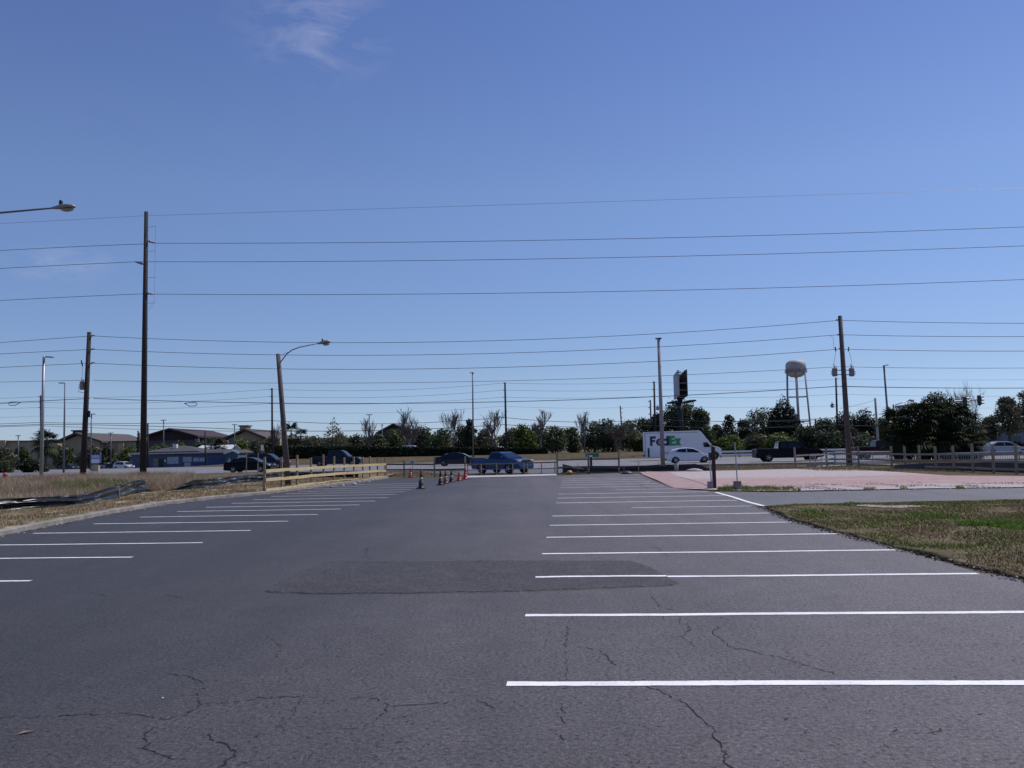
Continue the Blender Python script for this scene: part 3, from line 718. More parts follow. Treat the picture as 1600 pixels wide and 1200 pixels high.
def broad(x, ytop, wpx, Y, label, leaf='leaf', name='broadleaf_tree', n=2200, bottom=0.12, size=.2, nb=13, group=None, cat='tree', dome=False):
    b = XY(x, Y); top = P(x, ytop, Y).z; h = max(1.0, top - b.z); wd = wpx * Y / F
    t = thing(name, label, cat, b, rnd.uniform(0, 6), group)
    m = MB(); limbs(m, h, max(.08, h * .022), wd); m.build('trunk', M['bark'], t, True)
    bl = []
    zl = h * bottom
    for i in range(nb):
        a = rnd.uniform(0, 6.28); q = math.sqrt(rnd.random()); zz = rnd.random()
        env = math.sqrt(max(.05, 1 - (2 * zz - .85) ** 2 * .72)) if zz > .42 else .98
        rb = wd * rnd.uniform(.13, .24)
        rad = max(0, wd / 2 * env - rb) * q
        z = zl + (h - zl) * (.08 + .92 * zz); z = min(z, h - rb * .55)
        bl.append((math.cos(a) * rad, math.sin(a) * rad, max(z, rb * .5), rb, rb * rnd.uniform(.65, .95)))
    if dome: bl = [(0, 0, h * .5, wd * .46, h * .49), (0, 0, h * .3, wd * .44, h * .3)] + [(math.cos(k) * wd * .3, math.sin(k) * wd * .3, h * (.4 + .35 * rnd.random()), wd * .2, wd * .2) for k in range(7)]
    bl.append((0, 0, h - wd * .13, wd * .17, wd * .13)); bl.append((0, 0, zl + (h - zl) * .5, wd * .33, (h - zl) * .38))
    quads('crown', leafcloud(bl, n, size), M[leaf], t); return t
def conifer(x, ytop, wpx, Y, label, leaf='conif', n=2600, size=.22, name='conifer', sharp=1.0):
    b = XY(x, Y); h = P(x, ytop, Y).z - b.z; wd = wpx * Y / F
    t = thing(name, label, 'tree', b)
    MB().tube([(0, 0, -.1), (0, 0, h * .95)], [h * .02, .03], 7).build('trunk', M['bark'], t, True)
    bl = []
    for i in range(46):
        f = (i + .5) / 46; r = wd / 2 * (1 - f ** 2.4 * .95) * (.75 + .25 * rnd.random()); a = i * 2.4
        rb = max(.25, r * .5); bl.append((math.cos(a) * (r - rb * .6), math.sin(a) * (r - rb * .6), max(rb, f * h * .97), rb, rb * 1.1))
    quads('crown', leafcloud(bl, n, size), M[leaf], t); return t
def bare(x, ytop, wpx, Y, label, mat='twig', leaves=0, name='bare_tree', group=None, ang=.5):
    b = XY(x, Y); h = P(x, ytop, Y).z - b.z; wd = wpx * Y / F
    t = thing(name, label, 'tree', b, 0, group)
    m = MB(); m2 = MB(); tips = []
    def grow(mm, p, d, L, r, lev):
        q = p + d * L * .5 + Vector((rnd.uniform(-.06, .06), rnd.uniform(-.06, .06), 0)) * L; e = p + d * L
        mm.tube([p, q, e], [r, r * .8, r * .58], 5 if lev < 2 else 3, False); tips.append(e)
        if lev >= 5 or L < .22: return
        for i in range((4 if lev < 3 else 3) if lev < 4 else 2):
            a = rnd.uniform(0, 6.28); s = rnd.uniform(.3, .62) * (ang * 2)
            nd = (d + Vector((math.cos(a), math.sin(a), 0)) * s + Vector((0, 0, .34))).normalized()
            grow(m2, p + d * L * rnd.uniform(.45, 1), nd, L * rnd.uniform(.6, .8), max(.013, r * .52), lev + 1)
    grow(m, Vector((0, 0, -.1)), Vector((rnd.uniform(-.05, .05), 0, 1)).normalized(), h * .27, h * .016, 0)
    a = np.array(m2.v); zmax = np.percentile(a[:, 2], 98.5); xm = max(np.percentile(abs(a[:, 0]), 96), np.percentile(abs(a[:, 1]), 96))
    z0 = h * .15; kx, kz = wd / 2 / xm, (h - z0) / (zmax - z0)
    fx = lambda v: (v[0] * kx, v[1] * kx, z0 + (v[2] - z0) * kz if v[2] > z0 else v[2])
    m.v = [fx(v) for v in m.v]; m2.v = [fx(v) for v in m2.v]
    m.build('trunk', M['bark'], t, True); m2.build('branches', M[mat], t)
    if leaves:
        bl = [(fx(q)[0], fx(q)[1], fx(q)[2], .35, .3) for q in tips[4:]]; quads('crown', leafcloud(bl, leaves, .13), M['leafolive'], t)
    return t
def palm(b, h, rc, label, fronds=30, skirt=True, group=None, rz=0.0, lean=(0, 0), n_bl=13):
    t = thing('palm_tree', label, 'palm', b, rz, group)
    e = Vector((lean[0], lean[1], h))
    MB().tube([(0, 0, -.1), e * .5 + Vector((lean[0] * .1, 0, 0)), e], [.19, .15, .17], 9).build('trunk', M['palmtrunk'], t, True)
    V = []; st = MB()
    for i in range(fronds):
        az = i * 2.399 + rnd.uniform(-.2, .2); el = math.radians(rnd.uniform(-62 if skirt else -20, 82))
        L = rc * rnd.uniform(.5, .72); d = Vector((math.cos(az) * math.cos(el), math.sin(az) * math.cos(el), math.sin(el)))
        mid = e + d * L * .6; tip = e + d * L + Vector((0, 0, -.12 * rc))
        st.tube([e, mid, tip], [.025, .018, .012], 3, False)
        ax = (tip - mid).normalized(); sd = ax.cross(Vector((0, 0, 1))); sd = sd.normalized() if sd.length > .05 else Vector((1, 0, 0)); up = sd.cross(ax)
        fr = rc * rnd.uniform(.5, .72)
        for k in range(n_bl):
            a = math.radians(-105 + 210 * k / (n_bl - 1)); bd = (ax * math.cos(a) + sd * math.sin(a) + up * (.18 * math.cos(a) - .12)).normalized()
            wv = bd.cross(up).normalized() * fr * .062; l = fr * (.75 + .25 * math.cos(a)) * rnd.uniform(.85, 1.1)
            m1 = tip + bd * l * .6; en = tip + bd * l + Vector((0, 0, -.22 * l))
            V.append((tip, m1 + wv, en, m1 - wv))
    quads('crown', np.array([[tuple(q) for q in f] for f in V]), M['palmleaf'], t)
    st.build('stems', M['palmleaf'], t); return t
def shrub(x, ytop, wpx, Y, label, leaf='leaf', n=900, size=.16, group=None, z=None, dense=False):
    b = XY(x, Y); h = max(.6, P(x, ytop, Y).z - b.z); wd = wpx * Y / F
    t = thing('shrub', label, 'shrub', b, 0, group); bl = []
    m = MB()
    for i in range(5): a = i * 1.3; m.tube([(0, 0, -.05), (math.cos(a) * wd * .2, math.sin(a) * wd * .2, h * .55)], [.05, .02], 4)
    m.build('stems', M['bark'], t)
    for i in range(11):
        a = rnd.uniform(0, 6.28); q = math.sqrt(rnd.random()) * wd * .36; rb = min(wd * .22, h * .45) * rnd.uniform(.7, 1.1)
        bl.append((math.cos(a) * q, math.sin(a) * q * .8, max(rb * .6, rnd.uniform(.2, .85) * h - rb * .3), rb, rb * .8))
    bl.append((0, 0, h * .75, wd * .2, h * .25))
    quads('foliage', leafcloud(bl, n, size), M[leaf], t); return t
def hedge(x0, x1, yt0, yt1, Y, label, n, size=.13, depth=1.3, mat='hedge'):
    a, b = XY(x0, Y), XY(x1, Y); z1, z2 = P(x0, yt0, Y).z, P(x1, yt1, Y).z
    t = thing('hedge', label, 'hedge', (a + b) / 2); L = (b - a).length; mid = (a + b) / 2
    u = RG.random(n); xx = (u - .5) * L; hh = np.array([(z1 + (z2 - z1) * q) for q in u])
    zb = np.array([gz(mid.x + q, Y) for q in xx]); ht = hh - zb
    ht = ht * (1 + np.array([.06 * mnoise.noise(Vector((q * .5, 1, 1))) + .04 * mnoise.noise(Vector((q * 1.7, 4, 1))) for q in xx]))
    face = RG.random(n); yy = np.where(face < .45, -depth / 2, np.where(face < .7, RG.uniform(-depth / 2, depth / 2, n), depth / 2)) + RG.normal(0, .09, n)
    zz = np.where((face >= .45) & (face < .7), ht, ht * RG.random(n) ** .8) + RG.normal(0, .04, n)
    c = np.stack([xx, yy, zz + zb - mid.z], 1)
    nr = RG.normal(size=(n, 3)); nr[:, 2] += .4; nr /= np.linalg.norm(nr, axis=1)[:, None]
    e1 = np.cross(nr, RG.normal(size=(n, 3))); e1 /= np.linalg.norm(e1, axis=1)[:, None]; e2 = np.cross(nr, e1); s = size * RG.uniform(.6, 1.4, n)[:, None]
    quads('foliage', np.stack([c - e1 * s, c + e2 * s * .6, c + e1 * s, c - e2 * s * .6], 1), M[mat], t)
    m = MB(); k = int(L / 1.2)  # thick stems form an unseen dark core, added to block light
    for i in range(k):
        X = -L / 2 + (i + .5) * L / k; f = (i + .5) / k; g0 = gz(mid.x + X, Y); hz_ = z1 + (z2 - z1) * f - g0
        m.tube([(X, 0, g0 - mid.z - .05), (X, 0, g0 - mid.z + hz_ * .8)], [.3, .42], 6)
    m.tube([(-L / 2, 0, gz(mid.x - L / 2, Y) - mid.z + .1), (0, 0, .1), (L / 2, 0, gz(mid.x + L / 2, Y) - mid.z + .1)], .3, 6); m.build('stems', M['conif'], t); return t

# ------------------------------------------------------------------ hedges, trees
hedge(430, 855, 697.5, 700.5, 131, 'long dark clipped hedge running along the far side of the road', 26000)
hedge(-40, 20, 721, 720.5, 104, 'low green hedge at the far left edge behind the light pole', 1800, .12, 1.2, 'leaf')
shrub(48, 719, 62, 103, 'dark rounded clipped bush at the foot of the left palm', 'hedge', 3200, .12)
p = XY(72, 112); palm(p, P(72, 690, 112).z - p.z, 2.0, 'shaggy palm tree at the far left behind the grey light pole', 44, True)
far_shrubs = [(8, 700, 30, 'leafolive', 'olive bush at the left edge in front of the long tan store'), (32, 699, 26, 'leaf', 'green bush just left of the far left palm'), (100, 702, 34, 'leaf', 'green bush right of the far left palm below the store gable'),
 (140, 698, 36, 'leafolive', 'olive tree behind the white roadside sign'), (168, 700, 30, 'leafdk', 'dark bush right of the white roadside sign'), (205, 699, 40, 'leaflt', 'yellow green bush left of the tall utility pole'),
 (246, 694, 34, 'leaf', 'green tree right of the tall pole above the blue roof'), (282, 693, 32, 'leaflt', 'light green tree behind the dark shingle roof'), (312, 690, 34, 'leaf', 'dark green tree above the white metal roof'),
 (345, 688, 30, 'leafolive', 'olive tree behind the right end of the white metal roof'), (372, 690, 36, 'leaflt', 'light green tree right of the blue building'), (398, 686, 36, 'leaf', 'green tree in front of the towered store gable'), (426, 683, 30, 'leafolive', 'olive tree behind the pole right of the blue building')]
for i, (x, yt, wpx, lf, lb) in enumerate(far_shrubs): broad(x, yt - 1, wpx * 1.4, 209 + (i % 3) * 4, lb, lf, n=2000, bottom=-.05, size=.33, nb=11, group='trees in front of the long store')
p = XY(330, 200); palm(p, P(330, 697, 200).z - p.z, 2.4, 'slim palm standing behind the blue building', 22, False)
p = XY(343, 199); palm(p, P(342, 698, 199).z - p.z, 2.2, 'short palm behind the blue building left of its slim neighbour', 20, False)
p = XY(455, 165); palm(p, P(455, 676, 165).z - p.z, 2.4, 'dark palm right of the leaning lamp post beyond the hedge', 26)
p = XY(470, 160); palm(p, P(470, 682, 160).z - p.z, 2.0, 'short dark palm beyond the hedge above the grey pickup', 24)
conifer(216, 673, 9, 190, 'thin pointed cypress just left of the tall utility pole', n=700, size=.2)
mid_trees = [(490, 684, 50, 'leafolive', 'olive tree beyond the hedge left of the conical bare tree'), (530, 681, 40, 'leafolive', 'olive tree under the conical half bare tree'), (556, 681, 44, 'leafdk', 'dark green tree beyond the hedge right of the conical tree'), (590, 680, 40, 'leaf', 'green tree below the left end of the brown gable'),
 (618, 672, 44, 'leaf', 'green tree in front of the lone brown gable'), (664, 669, 46, 'leafdk', 'dark green tree right of the widest bare tree'), (690, 670, 40, 'leaf', 'green tree left of the second bare tree'), (722, 668, 40, 'leafolive', 'olive tree right of the second bare tree'), (734, 657, 22, 'leafdk', 'thin topped dark tree touching the median light pole'), (756, 674, 40, 'leafolive', 'olive tree right of the median light pole'),
 (800, 672, 40, 'leafolive', 'olive tree behind the slim far utility pole'), (818, 666, 40, 'leaflt', 'light green tree right of the slim far utility pole'), (836, 668, 46, 'leafdk', 'dark green tree under the fourth bare tree'), (868, 668, 44, 'leaf', 'green tree right of the fourth bare tree'), (893, 668, 34, 'leaf', 'green tree left of the bare tree with a pale trunk'),
 (930, 660, 50, 'leafdk', 'dark tree right of the bare tree with a pale trunk'), (950, 656, 46, 'leafdk', 'tall dark round topped tree left of the small tilted pole'), (984, 659, 46, 'leaf', 'green tree beside the small tilted pole'), (1010, 655, 46, 'leafdk', 'dark tree left of the white delivery truck'), (1003, 682, 26, 'leaflt', 'bright green low tree at the rear of the delivery truck')]
for i, (x, yt, wpx, lf, lb) in enumerate(mid_trees): broad(x, yt, wpx * 1.35, 139 + (i * 5) % 13, lb, lf, n=3000, bottom=-.05, size=.2, nb=16, group='trees beyond the long hedge')
broad(480, 690, 60, 170, 'low olive tree mass behind the dark palms', 'leafolive', n=1900, bottom=-.04, size=.24)
conifer(520, 651, 46, 136, 'conical half bare tree with sparse leaves left of the far store lights', 'leafolive', 1500, .17, 'sparse_tree')
bares = [(577, 655, 24, 'narrow bare tree behind the twin armed store light'), (638, 643, 52, 'widest bare grey tree, leafless, right of the brown gable'), (708, 643, 38, 'bare grey tree left of the median light pole'), (772, 643, 40, 'bare grey tree just left of the slim far utility pole'), (846, 643, 38, 'bare grey tree with a rounded head right of the slim far pole'), (914, 646, 28, 'narrow bare tree with a pale straight trunk')]
for x, yt, wpx, lb in bares: bare(x, yt, wpx * .86, 135, lb, group='bare trees beyond the hedge', ang=.42)
bare(427, 664, 22, 150, 'small bare tree touching the pole right of the blue building', ang=.45)
bare(961, 665, 56, 137, 'brown twiggy bare thicket tree left of the delivery truck', mat='twig', leaves=900, ang=.75)
broad(1062, 630, 92, 150, 'big green tree growing round the billboard pole', 'leaf', n=8000, bottom=-.04, size=.2, nb=24)
broad(1096, 640, 48, 147, 'tall green tree just right of the billboard pole', 'leaf', n=4500, bottom=-.04, size=.2)
broad(1028, 650, 44, 146, 'dark tree behind the concrete light pole', 'leafdk', n=3400, bottom=-.04, size=.2)
r_trees = [(1122, 664, 30, 150, 'leaf', 'green tree behind the cab of the delivery truck'), (1141, 648, 26, 150, 'leafdk', 'small dark tufted tree standing alone against the sky'), (1165, 656, 40, 152, 'leafdk', 'dark tree left of the tall conifer group'), (1195, 634, 58, 150, 'leafdk', 'large dark round tree left of the tall conifer'),
 (1140, 684, 50, 126, 'leaflt', 'light green low tree right of the delivery truck'), (1180, 680, 46, 128, 'leafolive', 'olive low tree behind the tail of the black pickup'), (1222, 681, 60, 122, 'leaflt', 'bright green bush above the roof of the black pickup'), (1262, 668, 50, 124, 'leafdk', 'dark bush right of the water tower legs'), (1290, 656, 46, 126, 'leafdk', 'dark bushy tree left of the transformer pole'),
 (1300, 676, 50, 120, 'leafdk', 'low dark bush at the foot of the transformer pole'), (1350, 682, 64, 118, 'leafdk', 'low dark bush between transformer pole and palms'), (1323, 643, 37, 132, 'conif', 'round topped dark tree behind the transformer pole'), (1353, 640, 37, 131, 'conif', 'domed dark clipped tree left of the thin grey pole'), (1380, 655, 30, 126, 'leaflt', 'light green tree between domed tree and palms'),
 (1330, 668, 26, 120, 'leafolive', 'olive tree just right of the transformer pole')]
for i, (x, yt, wpx, Y, lf, lb) in enumerate(r_trees): broad(x, yt, wpx * 1.25, Y, lb, lf, n=4200 if wpx > 34 else 2600, bottom=-.04, size=.18, nb=18, dome=lf == 'conif', group='trees on the right beyond the road')
conifer(1226, 614, 62, 136, 'tall dark conifer left of the water tower', n=13000, size=.2)
conifer(1246, 648, 36, 138, 'lower dark conifer at the right shoulder of the tall one', n=4000, size=.2)
broad(1470, 618, 66, 230, 'flat topped dark tree far behind the palm clump', 'leafdk', n=2600, bottom=.45, size=.34)
bare(1519, 603, 50, 130, 'bare spreading tree behind the traffic signals', ang=.7)
broad(1578, 622, 58, 112, 'leafy tree with a dark forked trunk behind the silver car', 'leafolive', n=5200, bottom=.34, size=.15, nb=18)
broad(1612, 612, 60, 116, 'taller leafy tree cut by the right edge of the view', 'leafolive', n=4200, bottom=.3, size=.16)
broad(1546, 652, 44, 120, 'olive tree between palm clump and forked tree', 'leafdk', n=2200, bottom=.1, size=.16)
shrub(1538, 684, 40, 112, 'yellow green shrub right of the palm clump', 'leaflt', 1500, .14)
shrub(1590, 690, 40, 116, 'dark shrub behind the silver car', 'leafdk', 1300, .14)
# palm clump on the right
pc = [(1400, 661, 72, 0), (1420, 656, 72.5, 0), (1442, 648, 70, 0), (1462, 650, 73, 0), (1484, 647, 70, 0), (1505, 655, 71, 0), (1518, 668, 73, 0), (1407, 679, 70, 1), (1436, 683, 69, 1), (1462, 688, 69, 1), (1490, 680, 69, 1), (1512, 692, 69.5, 1), (1450, 668, 71, 1), (1478, 670, 70, 1)]
pl = ['leftmost palm of the clump beside the road', 'tall palm second from the left in the clump', 'tallest palm near the middle left of the clump', 'tall palm in the middle of the clump', 'tall palm right of the middle of the clump', 'tall palm at the right of the clump', 'rightmost palm of the clump behind the wooden fence',
 'low palm at the bottom left of the clump', 'low palm under the tallest palm of the clump', 'low palm at the bottom middle of the clump', 'low palm at the bottom right of the clump', 'lowest palm at the right corner of the clump', 'mid height palm inside the clump, left of centre', 'mid height palm inside the clump, right of centre']
for (x, yc, Y, lo), lb in zip(pc, pl):
    b = XY(x, Y); palm(b, P(x, yc + 3, Y).z, 1.65 if not lo else 1.5, lb, 56, True, 'palms in the roadside clump', rnd.uniform(0, 6), n_bl=12)
# distant wood
V = []
for i in range(5200):
    X = rnd.uniform(-330, 330); Y = rnd.uniform(380, 420); hmax = 6.5 + 2.6 * mnoise.noise(Vector((X * .03, 1, 5))) + 1.6 * mnoise.noise(Vector((X * .12, 2, 5)))
    V.append((X, Y, .5 + hmax * rnd.random() ** .7, 2.0, 1.4))
o = quads('distant_wood', leafcloud(V, 15000, .75), M['leafdk']); tag(o, 'far dark tree line along the horizon', 'trees', kind='stuff')

# ------------------------------------------------------------------ poles and wires
def base_on(x, ytop, ybot, Y):
    t, b = P(x if not isinstance(x, tuple) else x[0], ytop, Y), P(x if not isinstance(x, tuple) else x[1], ybot, Y)
    return t, b
def lean_axis(xt, yt, xb, yb, Y, z=None):
    t, b = P(xt, yt, Y), P(xb, yb, Y)
    zg = gz(b.x, Y) if z is None else z
    d = t - b; b2 = b + d * ((zg - b.z) / d.z); return t, b2
def pole_thing(name, label, cat, xt, yt, xb, yb, Y, r0, r1, mat, group=None, n=10):
    t, b = lean_axis(xt, yt, xb, yb, Y); th = thing(name, label, cat, b, 0, group)
    MB().tube([Vector((0, 0, -.05)), (t - b) * .5, t - b], [r0, (r0 + r1) / 2, r1], n).build('shaft', mat, th, True)
    return th, b, t - b
def at(b, x, y, Y): return P(x, y, Y) - b
# tall transmission pole
TY = 66.0
th, b, ax = pole_thing('utility_pole', 'tallest dark wooden utility pole standing in the dry grass', 'utility pole', 228.5, 331, 223.5, 745, TY, .26, .15, M['woodpole'])
for (xa, ya, xe, ye) in ((229, 376, 242, 379.5), (226, 413.5, 212, 409), (227, 457.5, 239, 459.5)):
    p, q = at(b, xa, ya, TY), at(b, xe, ye, TY); m = MB(); d = q - p
    m.tube([p, p + d * .3, p + d * .32, p + d * .5, p + d * .52, p + d * .75, p + d * .77, q], [.05, .05, .10, .10, .06, .10, .06, .07], 8)
    m.build('insulator', M['porcelain'], th, True)
m = MB(); m.tube([at(b, 243, 352, TY), at(b, 242, 420, TY), at(b, 241, 470, TY), at(b, 233, 485, TY)], .007, 4)
for y in (354, 392, 433, 473): m.tube([at(b, 229, y + 1, TY), at(b, 243, y, TY)], .012, 4)
m.build('ground_wire', M['wire'], th)
m = MB()
for i in range(16): y = 500 + i * 14; m.box(at(b, 229 - (y - 331) / 82.0 + (2.4 if i % 2 else -2.4), y, TY), (.22, .03, .03))
m.build('step_pegs', M['galvdark'], th)
def transformer(th, b, c, hgt, r, inner, arm):
    m = MB(); m.lathe([(r * .9, 0), (r, .03), (r, hgt * .9), (r * 1.04, hgt * .91), (r * 1.04, hgt * .95), (r * .8, hgt)], 14, c)
    o = m.build('transformer', M['xfmr'], th, True)
    m = MB(); m.tube([Vector(c) + Vector((0, 0, hgt)), Vector(c) + Vector((-.04, 0, hgt + .3))], [.05, .03], 6); m.tube([Vector(c) + Vector((r * .6, 0, hgt)), Vector(c) + Vector((r * .7, 0, hgt + .18))], [.035, .02], 6)
    for z in (.3, .55): m.box(Vector(c) + Vector((-r - .04 if arm > 0 else r + .04, 0, hgt * z)), (.1, .08, .07))
    m.build('bushing', M['porcelain'], o)
    m = MB()
    for z in (.2, .75): m.tube([inner + Vector((0, 0, hgt * z)), Vector(c) + Vector((r * .9 * arm, 0, hgt * z))], .035, 5)
    m.build('bracket', M['galvdark'], th)
# left and right distribution poles (near side of the road)
BL, BR = 67.0, 62.0
th, b, ax = pole_thing('utility_pole', 'wooden utility pole with one transformer at the left', 'utility pole', 139.5, 519, 129.5, 745, BL, .24, .16, M['woodpole'])
for y in (524.5, 545.5, 567): m = MB(); m.tube([at(b, 139.5, y + 2, BL), at(b, 144, y, BL), at(b, 148, y - .5, BL)], [.03, .07, .05], 7); m.build('insulator', M['porcelain'], th, True)
transformer(th, b, at(b, 128, 609, BL), .68, .17, at(b, 137, 609, BL), 1)
m = MB(); m.tube([at(b, 128.5, 590, BL), at(b, 129, 571, BL), at(b, 127, 567, BL)], .012, 4); m.tube([at(b, 127, 563, BL), at(b, 129, 572, BL)], .05, 5)
m.tube([at(b, 123, 607, BL), at(b, 122, 612, BL), at(b, 132, 614, BL)], .018, 4); m.build('fuse_lead', M['wire'], th)
m = MB(); m.tube([at(b, 139.5, 642, BL), at(b, 139.3, 652, BL)], .09, 7); m.build('splice_case', M['black'], th)
th, b, ax = pole_thing('utility_pole', 'wooden utility pole carrying two transformers on the right', 'utility pole', 1312.5, 493.5, 1327.5, 727, BR, .22, .15, M['greypole'])
for x, y in ((1309, 500), (1310.5, 523), (1313, 545)): m = MB(); m.tube([at(b, x + 5, y, BR), at(b, x, y, BR), at(b, x - 2.5, y, BR)], [.03, .06, .05], 7); m.build('insulator', M['porcelain'], th, True)
transformer(th, b, at(b, 1304.5, 588, BR), .62, .19, at(b, 1317, 588, BR), 1)
transformer(th, b, at(b, 1331, 588, BR), .62, .19, at(b, 1318, 588, BR), -1)
m = MB(); m.tube([at(b, 1297, 524, BR), at(b, 1302, 528, BR), at(b, 1303, 545, BR), at(b, 1306, 548, BR), at(b, 1303, 567, BR), at(b, 1303, 573, BR)], .012, 4)
m.tube([at(b, 1327, 549, BR), at(b, 1331, 567, BR), at(b, 1331.5, 573, BR)], .012, 4)
for x in (1305, 1326): m.tube([at(b, x, 542, BR), at(b, x + (1 if x < 1310 else -.5), 549, BR)], .045, 5)
m.build('fuse_lead', M['wire'], th)
m = MB(); m.tube([at(b, 1320, 640, BR), at(b, 1333, 695, BR), at(b, 1338, 725, BR)], .02, 4); m.build('guy_wire', M['galv'], th)
# far side poles
CY = {63: 126, 425: 122.5, 789: 122, 1022: 124, 1307: 122}
C_l = {63: 'far wooden pole seen behind the pale left light pole', 425: 'slim far utility pole right of the blue building', 789: 'slim dark utility pole beyond the blue pickup', 1022: 'slim far pole just left of the concrete light pole', 1307: 'far utility pole just left of the transformer pole'}
C_g = {63: (63.5, 618, 65, 735), 425: (425, 606.5, 425.5, 722), 789: (789, 597.5, 791.5, 713), 1022: (1022, 596, 1024.5, 716), 1307: (1306, 590, 1310, 715)}
C_in = {63: (620, 628.5, 636.5), 425: (608.5, 619.5, 630.5), 789: (598.5, 609.5, 620.5), 1022: (597.5, 608.5, 619.5), 1307: (592, 604, 616)}
for k, (xt, yt, xb, yb) in C_g.items():
    th, b, ax = pole_thing('utility_pole', C_l[k], 'utility pole', xt, yt, xb, yb, CY[k], .17, .13, M['woodpole'], 'poles along the far side of the road', 8)
    sgn = 1 if k == 1307 else -1
    for y in C_in[k]: m = MB(); m.tube([at(b, xt, y, CY[k]), at(b, xt + 3.5 * sgn, y, CY[k])], [.05, .06], 6); m.build('insulator', M['porcelain'], th, True)
    if k in (1022, 1307):
        s = 1 if k == 1022 else -1; c = at(b, xt + 5.5 * s, 641 if k == 1022 else 637, CY[k]); transformer(th, b, c, .6, .2, c - Vector((.45 * s, 0, 0)), -s)
for (x, yt, xb, yb, Y, lb) in ((969, 634, 971.5, 672, 205, 'small tilted pole above the trees left of the truck'), (1016, 625, 1018, 690, 160, 'short far pole left of the concrete light pole, with side insulators'), (1367.5, 622, 1372, 695, 108, 'thin grey pole left of the palm clump'), (320.5, 673, 321, 729, 178, 'short dark pole in front of the blue building'), (231, 661, 231, 715, 150, 'thin pole close behind the tallest pole'), (1274, 655, 1274.5, 700, 150, 'faint short pole between water tower and transformer pole')):
    th, b, ax = pole_thing('utility_pole', lb, 'utility pole', x, yt, xb, yb, Y, .17 if Y < 200 else .22, .14, M['woodpole'] if x != 1367.5 else M['concpole'], None, 7)
    if x in (969, 1016):
        for y in ((638, 645, 652) if x == 969 else (627, 637, 647)):
            m = MB(); m.tube([at(b, x, y, Y), at(b, x + (4 if x == 969 else -3.5), y, Y)], .08, 5); m.build('insulator', M['porcelain'], th)

def wire(label, spans, r=.018, mat='wire', loops=None, cat='power line', group=None, name='power_line'):
    m = MB()
    for (x0, y0, Y0), (x1, y1, Y1), sag in spans:
        a, b = P(x0, y0, Y0), P(x1, y1, Y1); k = 18; s = sag * (Y0 + Y1) / 2 / F
        m.tube([a.lerp(b, i / k) - Vector((0, 0, s * 4 * (i / k) * (1 - i / k))) for i in range(k + 1)], r, 4, False)
    if loops:
        for (x0, y0, x1, y1, Y) in loops:
            a, b = P(x0, y0, Y), P(x1, y1, Y); mid = (a + b) / 2; hh = .16
            m.tube([a, a.lerp(b, .4) + Vector((0, 0, .06)), b + Vector((0, 0, hh * .6)), b + (b - a) * .12, b - Vector((0, 0, hh)), a.lerp(b, .45) - Vector((0, 0, .22)), a], .03, 5, False)
    return tag(m.build(name, M[mat], world=True), label, cat, group)
g1, g2, g3 = 'lines on the tallest pole', 'lines along the near side of the road', 'lines along the far side of the road'
YL, YR = 70.0, 59.0
wire('topmost faint wire, from the tip of the tallest pole', [((-500, 371, YL), (228, 337, TY), 2), ((228, 337, TY), (2050, 279, YR), 1)], .011, 'wirefar', group=g1)
wire('second wire from the top, on the tallest pole', [((-500, 430, YL), (228, 381, TY), -6), ((240, 380, TY), (2050, 335, YR), 12)], .019, group=g1)
wire('third wire from the top, on the left arm of the tallest pole', [((-500, 452, YL), (213, 409, TY), -3), ((213, 409, TY), (2050, 365, YR), 12)], .019, group=g1)
wire('fourth wire from the top, on the tallest pole', [((-500, 506, YL), (228, 459, TY), -5), ((239, 459.5, TY), (2050, 416, YR), 14)], .019, group=g1)
def near(label, yl0, yl, yr, ye, sag=13, sl=6, r=.018, loops=None, name='power_line', cat='power line'):
    wire(label, [((-420, yl0, 69), (141, yl, BL), sl), ((146, yl, BL), (1311, yr, BR), sag), ((1312, yr, BR), (2200, ye, 58.5), 10)], r, loops=loops, group=g2, name=name, cat=cat)
near('wire joining the tops of the two transformer poles', 566, 525, 500.5, 488, 21, 0)
near('wire second from the top between the two transformer poles', 580, 546, 523, 505, 19, -2)
near('wire third from the top between the two transformer poles', 600, 567.5, 545.5, 528, 19, -2)
near('wire at transformer height between the two transformer poles', 612, 594, 573, 552, 13, -2, .015)
near('thick low cable with loops between the two transformer poles', 652, 622.5, 603.5, 585, 16, 0, .024, [(140, 0, 0, 0, 0)][1:] + [(288, 630, 306, 631, BL), (32, 628.5, 15, 630, BL + .5)], 'fibre_cable', 'cable')
def far(label, ys, sags, r=.02, name='power_line', cat='power line', x1600=None):
    ks = [63, 425, 789, 1022, 1307]; sp_ = [((-420, ys[0] + 5, 130), (63, ys[0], CY[63]), 4)]
    for i in range(4): sp_.append(((ks[i] + (-3 if ks[i] != 1307 else 3), ys[i], CY[ks[i]]), (ks[i + 1] + (-3 if ks[i + 1] != 1307 else 3), ys[i + 1], CY[ks[i + 1]]), sags[i]))
    sp_.append(((1310, ys[4], CY[1307]), (2300, x1600, 116), 12)); wire(label, sp_, r, 'wirefar' if r < .03 else 'wire', group=g3, name=name, cat=cat)
far('top wire of the far roadside poles', [620, 608, 598.5, 597.5, 592], [5, 6.5, 2, 3.5], x1600=562)
far('second wire of the far roadside poles', [628.5, 619.5, 609.5, 608.5, 604], [5, 6, 2, 3.5], x1600=578)
far('third wire of the far roadside poles', [636.5, 630.5, 620.5, 619.5, 616], [5, 5, 2, 3.5], x1600=592)
far('fourth, faint wire of the far roadside poles', [650, 643, 634.5, 635, 634], [2, 6, 3, 2], .015, x1600=612)
far('upper dark cable low on the far roadside poles', [660, 657, 652, 655, 652], [3, 7.5, 6, 5], .035, 'cable', 'cable', 640)
far('lower dark cable low on the far roadside poles', [663, 673, 663.5, 665, 664], [-2, 4, 3, 4], .04, 'cable', 'cable', 652)
